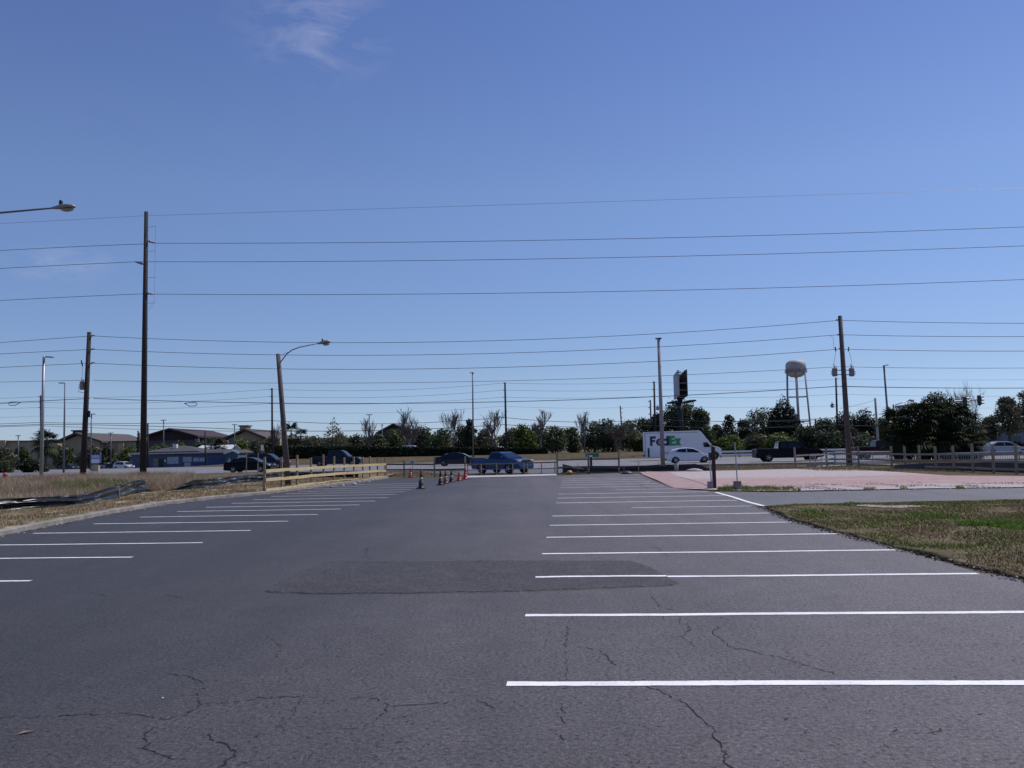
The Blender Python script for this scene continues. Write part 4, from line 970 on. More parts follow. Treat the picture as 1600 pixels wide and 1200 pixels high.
wire('lowest left cable dropping toward the far store', [((-420, 676, 131), (63, 665, 126), 1), ((63, 665, 126), (430, 674, 124), 2)], .03, cat='cable', name='cable', group=g3)
wire('slanting service wire from the thin grey pole', [((1312, 638, 66), (1367.5, 624, 108), 2)], .015, cat='cable', name='cable')
wire('low slack cable in front of the conifers', [((1100, 658, 124), (1307, 654, 122), 3)], .03, 'wire', cat='cable', name='cable')
wire('lowest slack cable across the water tower legs', [((1125, 672, 124), (1310, 655, 122), 3)], .025, 'wire', cat='cable', name='cable')

# ------------------------------------------------------------------ street lamps and light poles
def cobra(th, a, bdir, L, sc=1.0):             # cobra head: local start a, direction
    d = bdir.normalized(); up = Vector((0, 0, 1)); s = d.cross(up).normalized(); up = s.cross(d)
    st = [(0, .04, .04, 0), (.22, .10, .07, .01), (.45, .17, .10, .02), (.72, .19, .10, .02), (.92, .13, .075, .01), (1.0, .05, .03, 0)]
    vs, fs = [], []; n = 10
    for t, wy, hz, o in st:
        for j in range(n):
            q = 2 * math.pi * j / n; vs.append(a + d * t * L + s * math.cos(q) * wy * sc + up * (math.sin(q) * hz + o) * sc)
    for i in range(len(st) - 1):
        for j in range(n): fs.append((i * n + j, i * n + (j + 1) % n, (i + 1) * n + (j + 1) % n, (i + 1) * n + j))
    fs += [tuple(range(n - 1, -1, -1)), tuple(range((len(st) - 1) * n, len(st) * n))]
    hd = MB().add(vs, fs).build('lamp_head', M['lampgrey'], th, True)
    c = a + d * L * .66 - up * .1 * sc; vs, fs = [], []
    for i, rr in enumerate((1, .8, .45)):
        for j in range(n): q = 2 * math.pi * j / n; vs.append(c + d * math.cos(q) * .27 * L * rr + s * math.sin(q) * .15 * sc * rr - up * (.0, .05, .075)[i] * sc)
    for i in range(2):
        for j in range(n): fs.append((i * n + j, i * n + (j + 1) % n, (i + 1) * n + (j + 1) % n, (i + 1) * n + j))
    fs.append(tuple(range(2 * n, 3 * n))); MB().add(vs, fs).build('lens', M['lens'], hd, True)
    MB().lathe([(.045, 0), (.045, .1), (.03, .12)], 8, a + d * L * .4 + up * .1 * sc).build('photocell', M['black'], hd)
Y = 43.5; th, b, ax = pole_thing('street_lamp', 'leaning wooden lamp post with curved arm behind the pale fence', 'street lamp', 434.5, 553, 450.5, 759, Y, .16, .11, M['greypole'])
MB().tube([at(b, 438, 566, Y), at(b, 448, 553, Y), at(b, 456, 547, Y), at(b, 468, 542.5, Y), at(b, 497, 536.5, Y)], [.03, .03, .03, .027, .025], 7).build('arm', M['galvdark'], th, True)
MB().tube([at(b, 436, 556, Y), at(b, 450, 550, Y)], .01, 4).build('brace', M['galvdark'], th)
cobra(th, at(b, 496, 537, Y), at(b, 517, 533.5, Y) - at(b, 496, 537, Y), .70)
Y = 20.0; bx = XY(-105, Y); bx.z = .1; th = thing('street_lamp', 'lamp head on a long arm reaching in from the left edge', 'street lamp', bx)
top = at(bx, -105, 352, Y); MB().tube([(0, 0, -.1), top * .5, top], [.15, .13, .10], 10).build('shaft', M['greypole'], th, True)
MB().tube([top - Vector((0, 0, .4)), at(bx, -70, 345, Y), at(bx, -30, 337, Y), at(bx, 0, 332.5, Y), at(bx, 82, 325, Y)], [.032, .03, .028, .026, .024], 8).build('arm', M['galvdark'], th, True)
cobra(th, at(bx, 80, 325.2, Y), at(bx, 118, 322.5, Y) - at(bx, 80, 325.2, Y), .60, .62)
def lightpole(label, xt, yt, xb, yb, Y, r0, r1, mat, arms, n=9):
    th, b, ax = pole_thing('light_pole', label, 'light pole', xt, yt, xb, yb, Y, r0, r1, M[mat])
    for (x0, y0, x1, y1, hw) in arms:
        p, q = at(b, x0, y0, Y), at(b, x1, y1, Y); MB().tube([p, q], .045, 6).build('arm', M['galvdark'], th)
        d = (q - p).normalized(); m = MB(); m.box(q - d * hw * .3, (hw, .32, .11), 0, 0, -math.atan2(d.z, abs(d.x)) * (1 if d.x > 0 else -1)); m.build('lamp_head', M['lampgrey'], th, bevel=.03)
lightpole('pale grey light pole standing in the tall grass at the left', 68.5, 556.5, 64.5, 745, 74, .17, .10, 'galv', [(68.5, 557.5, 81, 558, .7)])
lightpole('thin light pole right of the left palm', 101.5, 598, 99.5, 735, 96, .12, .07, 'galvdark', [(101.5, 598.5, 94, 598.5, .6)])
lightpole('thinnest light pole just right of the left transformer pole', 143, 646.5, 141.5, 735, 108, .10, .07, 'galvdark', [(143, 647, 147.5, 647, .5)])
lightpole('slim light pole on the far verge above the blue pickup', 738.5, 581.5, 739.5, 713.5, 119, .13, .09, 'galvdark', [(739, 582.5, 735.5, 582.5, .6)])
lightpole('concrete light pole standing in front of the delivery truck', 1029, 528.5, 1036, 731, 63, .17, .11, 'concpole', [(1029, 529, 1026, 529, .45), (1029, 529, 1032, 529, .3)])
lightpole('slim light pole rising behind the left side of the palm clump', 1381, 571, 1391, 700, 96, .13, .10, 'galvdark', [(1381, 571.5, 1386, 570.5, .6)])
for (x, yt, yb, w_, lb) in ((28.5, 680.5, 712, 4, 'small T shaped store light at the far left'), (173, 676.5, 712, 4, 'small T shaped store light left of the tallest pole'), (255.5, 656.5, 712, 4.5, 'T shaped store light above the maroon gable'), (366.5, 663.5, 712, 4, 'T shaped store light left of the towered gable'), (577, 648, 706, 5, 'T shaped store light left of the lone brown gable'), (597, 664, 706, 2, 'small store light touching the lone brown gable'), (914.5, 645, 700, 2.5, 'thin store light behind the pale trunked bare tree'), (756, 660, 700, 2.5, 'thin faint store light between two bare trees')):
    Y = 190; th, b, ax = pole_thing('store_light', lb, 'light pole', x, yt, x + .3, yb, Y, .13, .11, M['galvdark'], 'lights in the far store car park', 6)
    MB().box(ax, (w_ * 2 * Y / F, .25, .14)).build('lamp_head', M['galvdark'], th)
# signal mast with luminaire
Y = 90; th, b, ax = pole_thing('signal_mast', 'signal mast with long arm rising behind the palm clump', 'signal pole', 1396.5, 632, 1398.5, 712, Y, .17, .13, M['galv'])
MB().tube([at(b, 1396.8, 636, Y), at(b, 1440, 631.5, Y), at(b, 1490, 627.5, Y), at(b, 1529, 624.5, Y)], [.13, .11, .09, .07], 8).build('mast_arm', M['galv'], th, True)
MB().tube([at(b, 1396.5, 633.5, Y), at(b, 1407, 630, Y), at(b, 1418, 626.5, Y)], .05, 6).build('lamp_arm', M['galv'], th, True)
cobra(th, at(b, 1417.5, 626.8, Y), at(b, 1427, 625.3, Y) - at(b, 1417.5, 626.8, Y), .8)
proto = None
for (x, y, lb) in ((1507.5, 628, 'inner traffic signal on the mast arm, facing away'), (1530, 625.5, 'outer traffic signal at the tip of the mast arm')):
    c = P(x, y, Y - .25)
    if proto is None:
        proto = thing('traffic_light', lb, 'traffic light', c, 0, 'traffic signals on the mast arm')
        MB().box((0, 0, 0), (.34, .24, 1.1)).build('housing', M['black'], proto, bevel=.03)
        for z in (.34, 0, -.34):
            m = MB(); vs, fs = [], []; n = 9
            for yy in (.0, .3):
                for j in range(n): q = math.pi * (-.1 + 1.2 * j / (n - 1)); vs.append((.17 + yy, math.cos(q) * .15, z + math.sin(q) * .15))
            for j in range(n - 1): fs.append((j, j + 1, n + j + 1, n + j))
            m.add(vs, fs).build('visor', M['black'], proto)
            MB().lathe([(.13, .172), (.12, .19)], 10, (0, 0, z), 'X').build('lens', M['tlight'], proto)
    else: copy_thing(proto, c, 0.0, lb)

# ------------------------------------------------------------------ fences
def wood_fence(label, posts, rails, pw, post_mat, rail_mat, rail_h=.14, side=1, name='wooden_fence', rail_w=.035):
    b0 = G(posts[0][0], posts[0][1]); th = thing(name, label, 'fence', b0)
    bs = []
    for (x, yb, yt) in posts:
        b = G(x, yb); t = P(x, yt, b.y); bs.append(b)
        MB().box((b + Vector((0, 0, t.z / 2 - .06))) - b0, (pw, pw, t.z + .12), rnd.uniform(-.1, .1), rnd.uniform(-.012, .012), rnd.uniform(-.012, .012)).build('post', M[post_mat], th)
    for hs in rails:
        for i, (p, q) in enumerate(zip(bs, bs[1:])):
            h0 = hs[0] + (hs[1] - hs[0]) * i / (len(bs) - 1); h1 = hs[0] + (hs[1] - hs[0]) * (i + 1) / (len(bs) - 1)
            d = (q - p).normalized(); s = Vector((d.y, -d.x, 0)) * side * (pw / 2 + rail_w / 2 + .004)
            MB().beam(p - b0 + s + Vector((0, 0, h0 + rnd.uniform(-.015, .015))), q - b0 + s - d * .006 + Vector((0, 0, h1 + rnd.uniform(-.015, .015))), rail_w, rail_h).build('rail', M[rail_mat], th)
    return th
wood_fence('new pale pine three rail fence along the left kerb', [(413, 772, 714), (440, 768, 714), (464, 764.5, 711), (486, 760.5, 715), (505.5, 758, 710), (522, 755.5, 713), (538, 753.5, 714.5), (553, 752, 714), (567, 750.5, 714), (578, 749, 713), (590, 747.5, 714), (602, 746.5, 715)], [(1.0, .88), (.61, .46), (.16, .07)], .09, 'pinepost', 'pine')
wood_fence('weathered two rail fence between the pale fence and the gate', [(603.5, 746, 716), (631.5, 745.5, 719.5), (679, 745.5, 714), (727, 744, 713)], [(.87, .83), (.5, .47)], .1, 'oldwood', 'darkwood', .1)
wood_fence('short dark two rail fence right of the gate', [(871, 742.5, 709), (920, 740, 706), (967.5, 738.5, 705)], [(.97, .9), (.5, .42), (.08, .07)], .12, 'oldwood', 'darkwood', .09)
wood_fence('weathered three rail fence crossing in front of the palms', [(1243, 732.5, 699), (1292, 728.5, 700), (1342, 729, 697), (1394, 731.5, 697), (1415, 733, 697), (1438, 733.5, 696), (1463, 735, 697), (1491, 735.5, 696), (1521, 737, 693), (1553, 739, 694), (1589, 740, 693), (1628, 742, 693), (1672, 745, 693)], [(.88, .98), (.5, .62), (.16, .22)], .11, 'oldwood', 'oldwood', .11, 1)
for (x, yb, yt, lb) in ((384.5, 744, 708, 'thin leaning wooden stake left of the pale fence'), (402.5, 746, 707, 'grey stake just left of the first fence post')):
    p = G(x, yb); t = P(x + 1, yt, p.y); o = MB().tube([p, t], [.035, .03], 6).build('stake', M['pinepost'], world=True); tag(o, lb, 'stake')
# pipe gate, two leaves
def gate(label, x0, x1, ytop0, ytop1, ybot0, ybot1, posts, Y0, Y1):
    b0 = XY(x0, Y0); th = thing('pipe_gate', label, 'gate', b0)
    lz = lambda x, ya, yb: P(x, ya + (yb - ya) * (x - x0) / (x1 - x0), Y0 + (Y1 - Y0) * (x - x0) / (x1 - x0)) - b0
    m = MB(); m.tube([lz(x0, ytop0, ytop1), lz(x1, ytop0, ytop1)], .045, 7); m.tube([lz(x0, ybot0, ybot1), lz(x1, ybot0, ybot1)], .045, 7)
    m.build('frame', M['darkwood'], th)
    m = MB(); f = lambda x, q: lz(x, ytop0 + (ybot0 - ytop0) * q, ytop1 + (ybot1 - ytop1) * q)
    m.tube([f(x0, .5), f(x1, .5)], .015, 5); m.build('cable', M['galvdark'], th)
    for x in posts: p = lz(x, ytop0, ytop1); q = lz(x, ybot0, ybot1); MB().beam(q - Vector((0, 0, .02)), p + Vector((0, 0, .03)), .1, .07).build('upright', M['oldwood'], th)
gate('left leaf of the low dark gate in front of the blue pickup', 729, 821.5, 726, 724, 742, 741, (731, 752, 776, 801, 819), 55.5, 56)
gate('right leaf of the low dark gate, over empty road', 823, 869, 723.5, 722, 741, 740, (824.5, 846, 867), 56, 56.5)
# silt fences
def silt(label, bot, top, mat, z=.08, amp=.12, rows=14, stakes=(), Yoff=0):
    B_ = [G(x, y, z) for x, y in bot]; T_ = [P(x, y, B_[i].y + .05) for i, (x, y) in enumerate(top)]
    o = B_[0].copy(); th = thing('silt_fence', label, 'silt fence', o); vs, fs = [], []; cols = 0
    for i in range(len(B_) - 1):
        k = max(3, int((B_[i + 1] - B_[i]).length / .14))
        for j in range(k + (1 if i == len(B_) - 2 else 0)):
            t = j / k; b = B_[i].lerp(B_[i + 1], t); tp = T_[i].lerp(T_[i + 1], t); u = b.x * .9 + b.y * .5
            for r in range(rows):
                f = r / (rows - 1); q = b.lerp(tp, f)
                fold = math.sin(f * 12.5 + 3.2 * mnoise.noise(Vector((u * .45, 7, 1)))) * amp * math.sin(math.pi * min(1, f + .15)) + .08 * mnoise.noise(Vector((u * 1.6, f * 6, 2))) + .05 * mnoise.noise(Vector((u * 4.1, f * 9, 6)))
                q = q + Vector((fold * .45, -fold - .05 * (1 - f), .02 * mnoise.noise(Vector((u * 1.2, f * 3, 5))))); vs.append(q - o)
            cols += 1
    for c in range(cols - 1):
        for r in range(rows - 1): fs.append((c * rows + r, (c + 1) * rows + r, (c + 1) * rows + r + 1, c * rows + r + 1))
    MB().add(vs, fs).build('fabric', M[mat], th, True)
    for (x, yb, yt) in stakes:
        p = G(x, yb, z) + Vector((0, .12, 0)); q = P(x, yt, p.y); MB().tube([p - o - Vector((0, 0, .05)), q - o], .022, 5).build('stake', M['pinepost'], th)
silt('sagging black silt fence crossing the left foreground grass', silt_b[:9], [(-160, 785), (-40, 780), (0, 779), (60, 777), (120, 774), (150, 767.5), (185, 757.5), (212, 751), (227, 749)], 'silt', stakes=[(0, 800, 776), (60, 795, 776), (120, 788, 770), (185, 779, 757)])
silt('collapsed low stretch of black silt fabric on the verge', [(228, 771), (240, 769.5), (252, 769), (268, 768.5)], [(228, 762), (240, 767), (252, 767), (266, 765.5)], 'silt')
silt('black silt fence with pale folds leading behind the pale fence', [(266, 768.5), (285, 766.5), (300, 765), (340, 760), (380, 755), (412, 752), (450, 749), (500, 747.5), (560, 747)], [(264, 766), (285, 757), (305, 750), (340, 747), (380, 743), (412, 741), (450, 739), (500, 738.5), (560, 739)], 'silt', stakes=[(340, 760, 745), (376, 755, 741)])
silt('dark silt fence low behind the short fence and light pole', [(879, 738.5), (900, 738), (920, 737.5), (960, 737), (1000, 736.5), (1035, 736), (1057, 735.5), (1085, 735.5), (1114, 735.5)], [(879, 725), (900, 730), (920, 730.5), (960, 730), (1000, 728), (1035, 725.5), (1057, 726), (1087, 724.5), (1114, 733.5)], 'silt2', 0, .06, stakes=[(903, 738, 725), (998, 737, 721), (1029, 736, 722), (975, 737, 727)])
silt('dark silt fence showing between the rails on the right', [(1395, 733), (1438, 734), (1491, 735), (1553, 738), (1600, 739.5), (1660, 742)], [(1397, 727), (1438, 724), (1491, 722.5), (1553, 722), (1600, 722), (1660, 722)], 'silt2', 0, .05)
# white picket rail and ramp handrails on the right
def picket(label, x0, y0b, y0t, x1, y1b, y1t, k, Yb=None):
    a, b = G(x0, y0b), G(x1, y1b)
    if Yb: a, b = XY(x0, Yb[0]), XY(x1, Yb[1])
    ta, tb = P(x0, y0t, a.y).z, P(x1, y1t, b.y).z; th = thing('picket_railing', label, 'railing', a); L = b - a
    m = MB(); m.beam(Vector((0, 0, ta)), L + Vector((0, 0, tb - 0)), .09, .07); m.build('top_rail', M['white'], th)
    m = MB(); m.beam(Vector((0, 0, .15)), L + Vector((0, 0, .15)), .05, .05); m.build('bottom_rail', M['white'], th)
    m = MB()
    for i in range(k): f = (i + .5) / k; m.box(L * f + Vector((0, 0, (.15 + ta + (tb - ta) * f) / 2)), (.022, .022, ta + (tb - ta) * f - .2))
    m.build('pickets', M['galv'], th)
    for f in (0, .33, .66, 1): MB().box(L * f + Vector((0, 0, (ta + (tb - ta) * f) / 2 - .03)), (.07, .07, ta + (tb - ta) * f + .06)).build('post', M['galv'], th)
picket('white picket railing in front of the dark red pickup', 1304, 0, 706, 1393, 0, 705.5, 34, (64, 64))
picket('white picket railing below the silver car', 1466, 0, 709, 1660, 0, 702.5, 70, (64, 61))
th = thing('handrail', 'grey pipe handrail at the walkway left of the transformer pole', 'handrail', G(1265, 731)); b0 = G(1265, 731)
for x, yb, yt in ((1266, 731, 712), (1274, 730.5, 712), (1283, 730, 711), (1291, 729, 710.5), (1304, 728, 708)): p = G(x, yb); MB().tube([p - b0, P(x, yt, p.y) - b0], .03, 6).build('post', M['galv'], th)
for dy in (0, 8): m = MB(); m.tube([P(1266, 712 + dy, G(1266, 731).y) - b0, P(1291, 710.5 + dy * .9, G(1291, 729).y) - b0, P(1304, 708 + dy * .9, G(1304, 728).y) - b0], .03, 6); m.build('rail', M['galv'], th)
sheet('walkway', [G(1255, 732), G(1300, 728.8), G(1330, 727), G(1400, 727.5), G(1400, 725), G(1320, 724.5), G(1285, 727)], M['sidewalk'], .004)
# guard rail beyond the road
def guard(label, x0, x1, y, Y, hh=.75):
    a, b = XY(x0, Y), XY(x1, Y); th = thing('guard_rail', label, 'guard rail', a); L = b - a; top = P((x0 + x1) / 2, y, Y).z - (a.z + b.z) / 2
    for dz in (0, -.42): MB().beam(Vector((0, 0, top + dz)), L + Vector((0, 0, top + dz)), .08, .22).build('rail', M['white'], th, bevel=.02)
    for i in range(int(L.length / 2.5) + 1): MB().box(Vector((i * 2.5, .08, top / 2)), (.12, .12, top + .1)).build('post', M['galvdark'], th)
guard('white guard rail right of the delivery truck', 1126, 1182, 705.5, 110)
guard('white guard rail between the black and dark red pickups', 1272, 1348, 702.5, 108)

# ------------------------------------------------------------------ vehicles
def wheel(th, x, y, r, wd, side):
    m = MB(); m.lathe([(r * .6, -wd / 2), (r * .95, -wd / 2), (r, -wd / 2 + .03), (r, wd / 2 - .03), (r * .95, wd / 2), (r * .6, wd / 2)], 20, (x, y, r), 'Y')
    t = m.build('wheel', M['tyre'], th, True)
    m = MB(); yo = y + side * (wd / 2 - .03)
    m.lathe([(r * .66, 0), (r * .66, side * .012), (r * .3, side * .022)], 16, (x, yo, r), 'Y')
    for k in range(5): a = k * 1.2566; m.beam((x, yo + side * .03, r), (x + math.cos(a) * r * .62, yo + side * .025, r + math.sin(a) * r * .62), .03, .05)
    m.build('rim', M['rim'], t)
def arch(cx_, r, z0, n=10):
    return [(cx_ - r * math.cos(math.pi * i / n) , z0 + max(0, r * math.sin(math.pi * i / n))) for i in range(n + 1)]
def vehicle(name, label, cat, loc, rz, W, paint, top, sill, wh, r, cab, win, belt, roofz, lights, scale=1.0, bed=None, mirror=None, group=None, grille='trim'):
    """top: lower body's upper outline rear to front (x, z); cab: greenhouse outline; win: side window outlines"""
    th = thing(name, label, cat, loc, rz, group); th.scale = (scale,) * 3
    x0, x1 = top[0][0], top[-1][0]
    bottom = [(x1, sill + .08)]
    pts = [(x0 + .03, sill + .08), (x0 + .12, sill)]
    for wx in sorted(wh): pts += arch(wx, r * 1.13, sill)
    pts += [(x1 - .15, sill), (x1 - .02, sill + .08)]
    m = MB(); hw = W / 2
    yf = lambda sgn: (lambda x, z: sgn * hw * (1.0 - .10 * max(0, (abs((x - (x0 + x1) / 2)) / ((x1 - x0) / 2)) ** 5)))
    m.prism(pts + list(reversed(top)), yf(-1), yf(1)); m.build('body', paint, th, False, .05)
    MB().box(((x0 + x1) / 2, 0, sill + .1), ((x1 - x0) * .88, W * .66, .24)).build('underbody', M['trim'], th)
    cy = lambda sgn: (lambda x, z: sgn * hw * (.95 - .22 * max(0, (z - belt) / (roofz - belt))))
    m = MB().prism(cab, cy(-1), cy(1)); m.build('cabin', paint, th, False, .045)
    for wo in win:
        for sg in (-1, 1):
            v = [(x, cy(sg)(x, z) + sg * .012, z) for x, z in wo]; m = MB(); k = len(v); v2 = [(x, y - sg * .03, z) for x, y, z in v]
            m.add(v + v2, [tuple(range(k)) if sg < 0 else tuple(range(k - 1, -1, -1))] + [(i, (i + 1) % k, (i + 1) % k + k, i + k) for i in range(k)]); m.build('side_window', M['glass'], th)
    def screen(nm, a, c, ins=.07):
        d = Vector((c[0] - a[0], 0, c[1] - a[1])); n_ = Vector((-d.z, 0, d.x)).normalized()
        if (nm == 'windscreen') == (n_.x < 0): n_ = -n_
        p, q = Vector((a[0], 0, a[1])) + d * .07, Vector((c[0], 0, c[1])) - d * .07; v = []
        for s_, pt in ((-1, p), (1, p), (1, q), (-1, q)): v.append(pt + n_ * .014 + Vector((0, s_ * (cy(1)(pt.x, pt.z) - ins), 0)))
        v2 = [k_ - n_ * .03 for k_ in v]; MB().add(v + v2, [(0, 1, 2, 3), (0, 4, 5, 1), (1, 5, 6, 2), (2, 6, 7, 3), (3, 7, 4, 0)]).build(nm, M['glass'], th)
    fr = sorted(cab, key=lambda q: -q[0]); screen('windscreen', lights['ws'][0], lights['ws'][1]); screen('rear_window', lights['rw'][0], lights['rw'][1])
    for wx in wh:
        for sg in (-1, 1): wheel(th, wx, sg * (hw - .12), r, .22, sg)
    for sg in (-1, 1):
        MB().box((lights['h'][0], sg * (hw - .24), lights['h'][1]), (.16, .40, .14)).build('headlight', M['hlight'], th, bevel=.03)
        MB().box((lights['t'][0], sg * (hw - .15), lights['t'][1]), (.12, .24, lights.get('th', .16))).build('taillight', M['tlight'], th, bevel=.02)
        mx_ = mirror or (fr[0][0] - .45, belt + .06); MB().box((mx_[0], sg * (hw + .07), mx_[1]), (.14, .2, .14)).build('mirror', paint, th, bevel=.03)
    MB().box((x1 - .02, 0, lights['h'][1] - .04), (.08, W * .46, .16)).build('grille', M[grille], th)
    MB().box((x1 - .03, 0, sill + .14), (.12, W * .86, .16)).build('bumper', M['trim'], th, bevel=.03); MB().box((x0 + .03, 0, sill + .16), (.12, W * .86, .16)).build('bumper', M['trim'], th, bevel=.03)
    return th
def sedan(label, loc, rz, paint, L=4.8, Hh=1.45, fast=False, sc=1.0, cat='car', name='sedan_car', group=None):
    l = L / 2; bz = .92
    tp = [(-l, .62), (-l + .03, .92), (-l + .15, 1.0 if not fast else 1.02), (-l + .8, 1.0), (-.2, .96), (.9, .94), (l - .9, .86), (l - .15, .70), (l, .55)]
    if fast: cab = [(-l + .35, .95), (-l + 1.2, 1.25), (-.75, Hh), (.0, Hh), (.45, Hh - .07), (1.35, .9)]
    else: cab = [(-l + .55, .95), (-l + 1.25, Hh - .1), (-.85, Hh), (.1, Hh), (.45, Hh - .07), (1.3, .9)]
    wn = [[(-1.45 if not fast else -1.6, 1.0), (-.95, Hh - .1), (-.3, Hh - .08), (-.3, .99)], [(-.22, .99), (-.22, Hh - .08), (.35, Hh - .12), (1.0, .98)]]
    return vehicle(name, label, cat, loc, rz, 1.82, paint, tp, .22, (-l + .95, l - .92), .33, cab, wn, bz, Hh,
        dict(ws=((.45, Hh - .05), (1.33, .92)), rw=((-1.0 if not fast else -1.2, Hh - .06), (-l + .55, .98)), h=(l - .18, .68), t=(-l + .06, .85)), sc, group=group)
def suv(label, loc, rz, paint, L=4.8, Hh=1.72, sc=1.0, hatch=False):
    l = L / 2; bz = 1.05 if not hatch else .95; b_ = bz - .05
    tp = [(-l, .6), (-l + .02, b_), (-l + .3, bz + .03), (.0, bz), (.9, bz - .02), (l - .75, bz - .12), (l - .12, bz - .28), (l, .6)]
    if hatch: cab = [(-l + .16, bz + .06), (-l + .62, Hh - .2), (-l + 1.25, Hh - .05), (-.25, Hh), (.35, Hh - .07), (1.35, bz - .05)]
    else: cab = [(-l + .12, bz - .04), (-l + .55, Hh - .1), (-l + .95, Hh), (.2, Hh - .01), (.55, Hh - .08), (1.4, bz - .05)]
    wn = [[(-l + .62, bz + .06), (-l + .85, Hh - .14), (-.35, Hh - .09), (-.35, bz + .04)], [(-.27, bz + .04), (-.27, Hh - .09), (.42, Hh - .14), (1.1, bz + .03)]]
    if hatch: wn = [[(-l + .85, bz + .14), (-l + 1.2, Hh - .15), (-.35, Hh - .1), (-.35, bz + .05)], [(-.27, bz + .05), (-.27, Hh - .1), (.3, Hh - .14), (1.05, bz + .03)]]
    return vehicle('hatchback_car' if hatch else 'sport_utility_vehicle', label, 'car', loc, rz, 1.82, paint, tp, .2 if hatch else .27, (-l + .85, l - .9), .33 if hatch else .37, cab, wn, bz, Hh,
        dict(ws=((cab[4][0], Hh - .06), (cab[5][0] + .02, bz - .03)), rw=((-l + .6, Hh - .2), (-l + .18, bz + .07)) if hatch else ((-l + .52, Hh - .1), (-l + .15, bz)), h=(l - .15, bz - .27), t=(-l + .06, bz - .02)), sc)
def pickup(label, loc, rz, paint, L=5.9, Hh=1.9, sc=1.0, rear=.35, compact=False, grille='trim'):
    l = L / 2; bz = 1.15; cb = -l + (2.0 if not compact else 1.55)
    tp = [(-l, .62), (-l + .02, 1.16), (-l + .1, 1.2), (cb - .02, 1.2), (cb + .02, 1.15), (.9, 1.15), (1.2, 1.16), (l - .45, 1.1), (l - .1, .98), (l, .62)]
    xr = cb + (.08 if not compact else .25)
    cab = [(xr - .04, bz - .06), (xr + .12, Hh - .04), (xr + .3, Hh), (.55 if not compact else .3, Hh), (.85 if not compact else .55, Hh - .08), (1.65 if not compact else 1.4, bz - .03)]
    fx = .7 if not compact else .42
    mid = (xr + fx) / 2 - .05
    wn = [[(xr + .14, bz + .07), (xr + .28, Hh - .13), (mid - .05, Hh - .1), (mid - .05, bz + .05)], [(mid + .05, bz + .05), (mid + .05, Hh - .1), (fx, Hh - .14), (fx + .65, bz + .04)]]
    th = vehicle('pickup_truck', label, 'pickup', loc, rz, 1.95, paint, tp, .36, (-l + 1.15, l - 1.0), .4, cab, wn, bz, Hh,
        dict(ws=((cab[4][0], Hh - .06), (cab[5][0] + .02, bz)), rw=((xr + .1, Hh - .1), (xr - .02, bz + .05)), h=(l - .12, .98), t=(-l + .05, .98), th=.34), sc, mirror=(fx + .45, bz + .12), grille=grille)
    MB().box((-l + .12 + (cb + l - .2) / 2, 0, 1.215), (cb + l - .25, 1.6, .03)).build('bed_floor', M['trim'], th)
    return th
def on(x, Y): p = XY(x, Y); p.z = .014 if 70 < Y < 117 else p.z; return p
rz = ROADROT
sedan('dark car with bright headlights in front of the pale fence', on(391, 78), rz, M['p_black'], 4.5, 1.42, True)
suv('dark blue SUV behind the dark car, half hidden by the leaning lamp post', on(417, 92), rz, M['p_navy'], 4.9, 1.74)
pickup('dark grey pickup with shiny grille beside the hedge', on(527, 100), rz, M['p_navy'], 6.1, 1.95, grille='chrome')
sedan('dark fastback sedan behind the tail of the blue pickup', on(716, 90), rz, M['p_navy'], 4.9, 1.42, True)
b = XY(784, 59); b.z = .012; pickup('bright blue pickup turning in at the gate', b, math.radians(-40), M['p_blue'], 4.9, 1.66, .92, compact=True)
suv('white hatchback in front of the white delivery truck', on(1076, 82), rz, M['p_white'], 4.45, 1.46, 1.03, hatch=True)
pickup('black pickup to the left of the transformer pole', on(1230, 79.5), rz, M['p_black'], 6.2, 1.9, 1.02)
pickup('dark red pickup partly hidden behind the palms', on(1377, 84), rz, M['p_maroon'], 5.8, 1.85)
sedan('silver sedan at the right edge behind the railing', on(1568, 88), rz, M['p_silver'], 4.9, 1.46)
for (x, Y, kind, pt, lb, L) in ((194, 182, 's', 'p_white', 'small white van parked left of the blue building', 4.6), (181, 186, 'c', 'p_navy', 'dark car parked left of the small white van', 4.4), (171, 190, 'c', 'p_silver', 'silver car parked behind the white roadside sign', 4.4), (199, 194, 's', 'p_navy', 'blue parked car behind the small white van', 4.6), (645, 134.5, 's', 'p_white', 'white car showing just above the hedge', 4.4), (108, 186, 'c', 'p_dgrey', 'dark car parked behind the left transformer pole', 4.5)):
    (suv if kind == 's' else sedan)(lb, XY(x, Y), math.radians(-20) if x < 300 else rz, M[pt], L)
# delivery truck
p = on(1065, 98); th = thing('delivery_truck', 'white delivery truck with purple and green lettering', 'truck', p, rz)
K = 98 / F; X0, X1 = -58 * K, 58 * K; hw = 1.2
pt = lambda x, y: ((x - 1065) * K, (718.5 - y) * K)
prof = [pt(1007, 714), pt(1007, 674.5), pt(1089.5, 673.5), pt(1094, 676), pt(1100, 684), pt(1107, 693), pt(1112, 698), pt(1119, 699.5), pt(1123, 702), pt(1124, 711), pt(1122, 714.5)]
bt = [(X0, .42), (-1.9, .42)] ; ar = lambda wx: arch(wx, .56, .42, 8)
rwx, fwx = pt(1043.5, 0)[0], pt(1113, 0)[0]
poly = [(X0, .42)] + ar(rwx) + ar(fwx) + [(X1 - .15, .42)] + [(q[0], q[1]) for q in reversed(prof[1:-1])]
MB().prism(poly, lambda x, z: -hw * (1 - .14 * sm((x - 2.4) / 2)), lambda x, z: hw * (1 - .14 * sm((x - 2.4) / 2))).build('body', M['truckwhite'], th, False, .06)
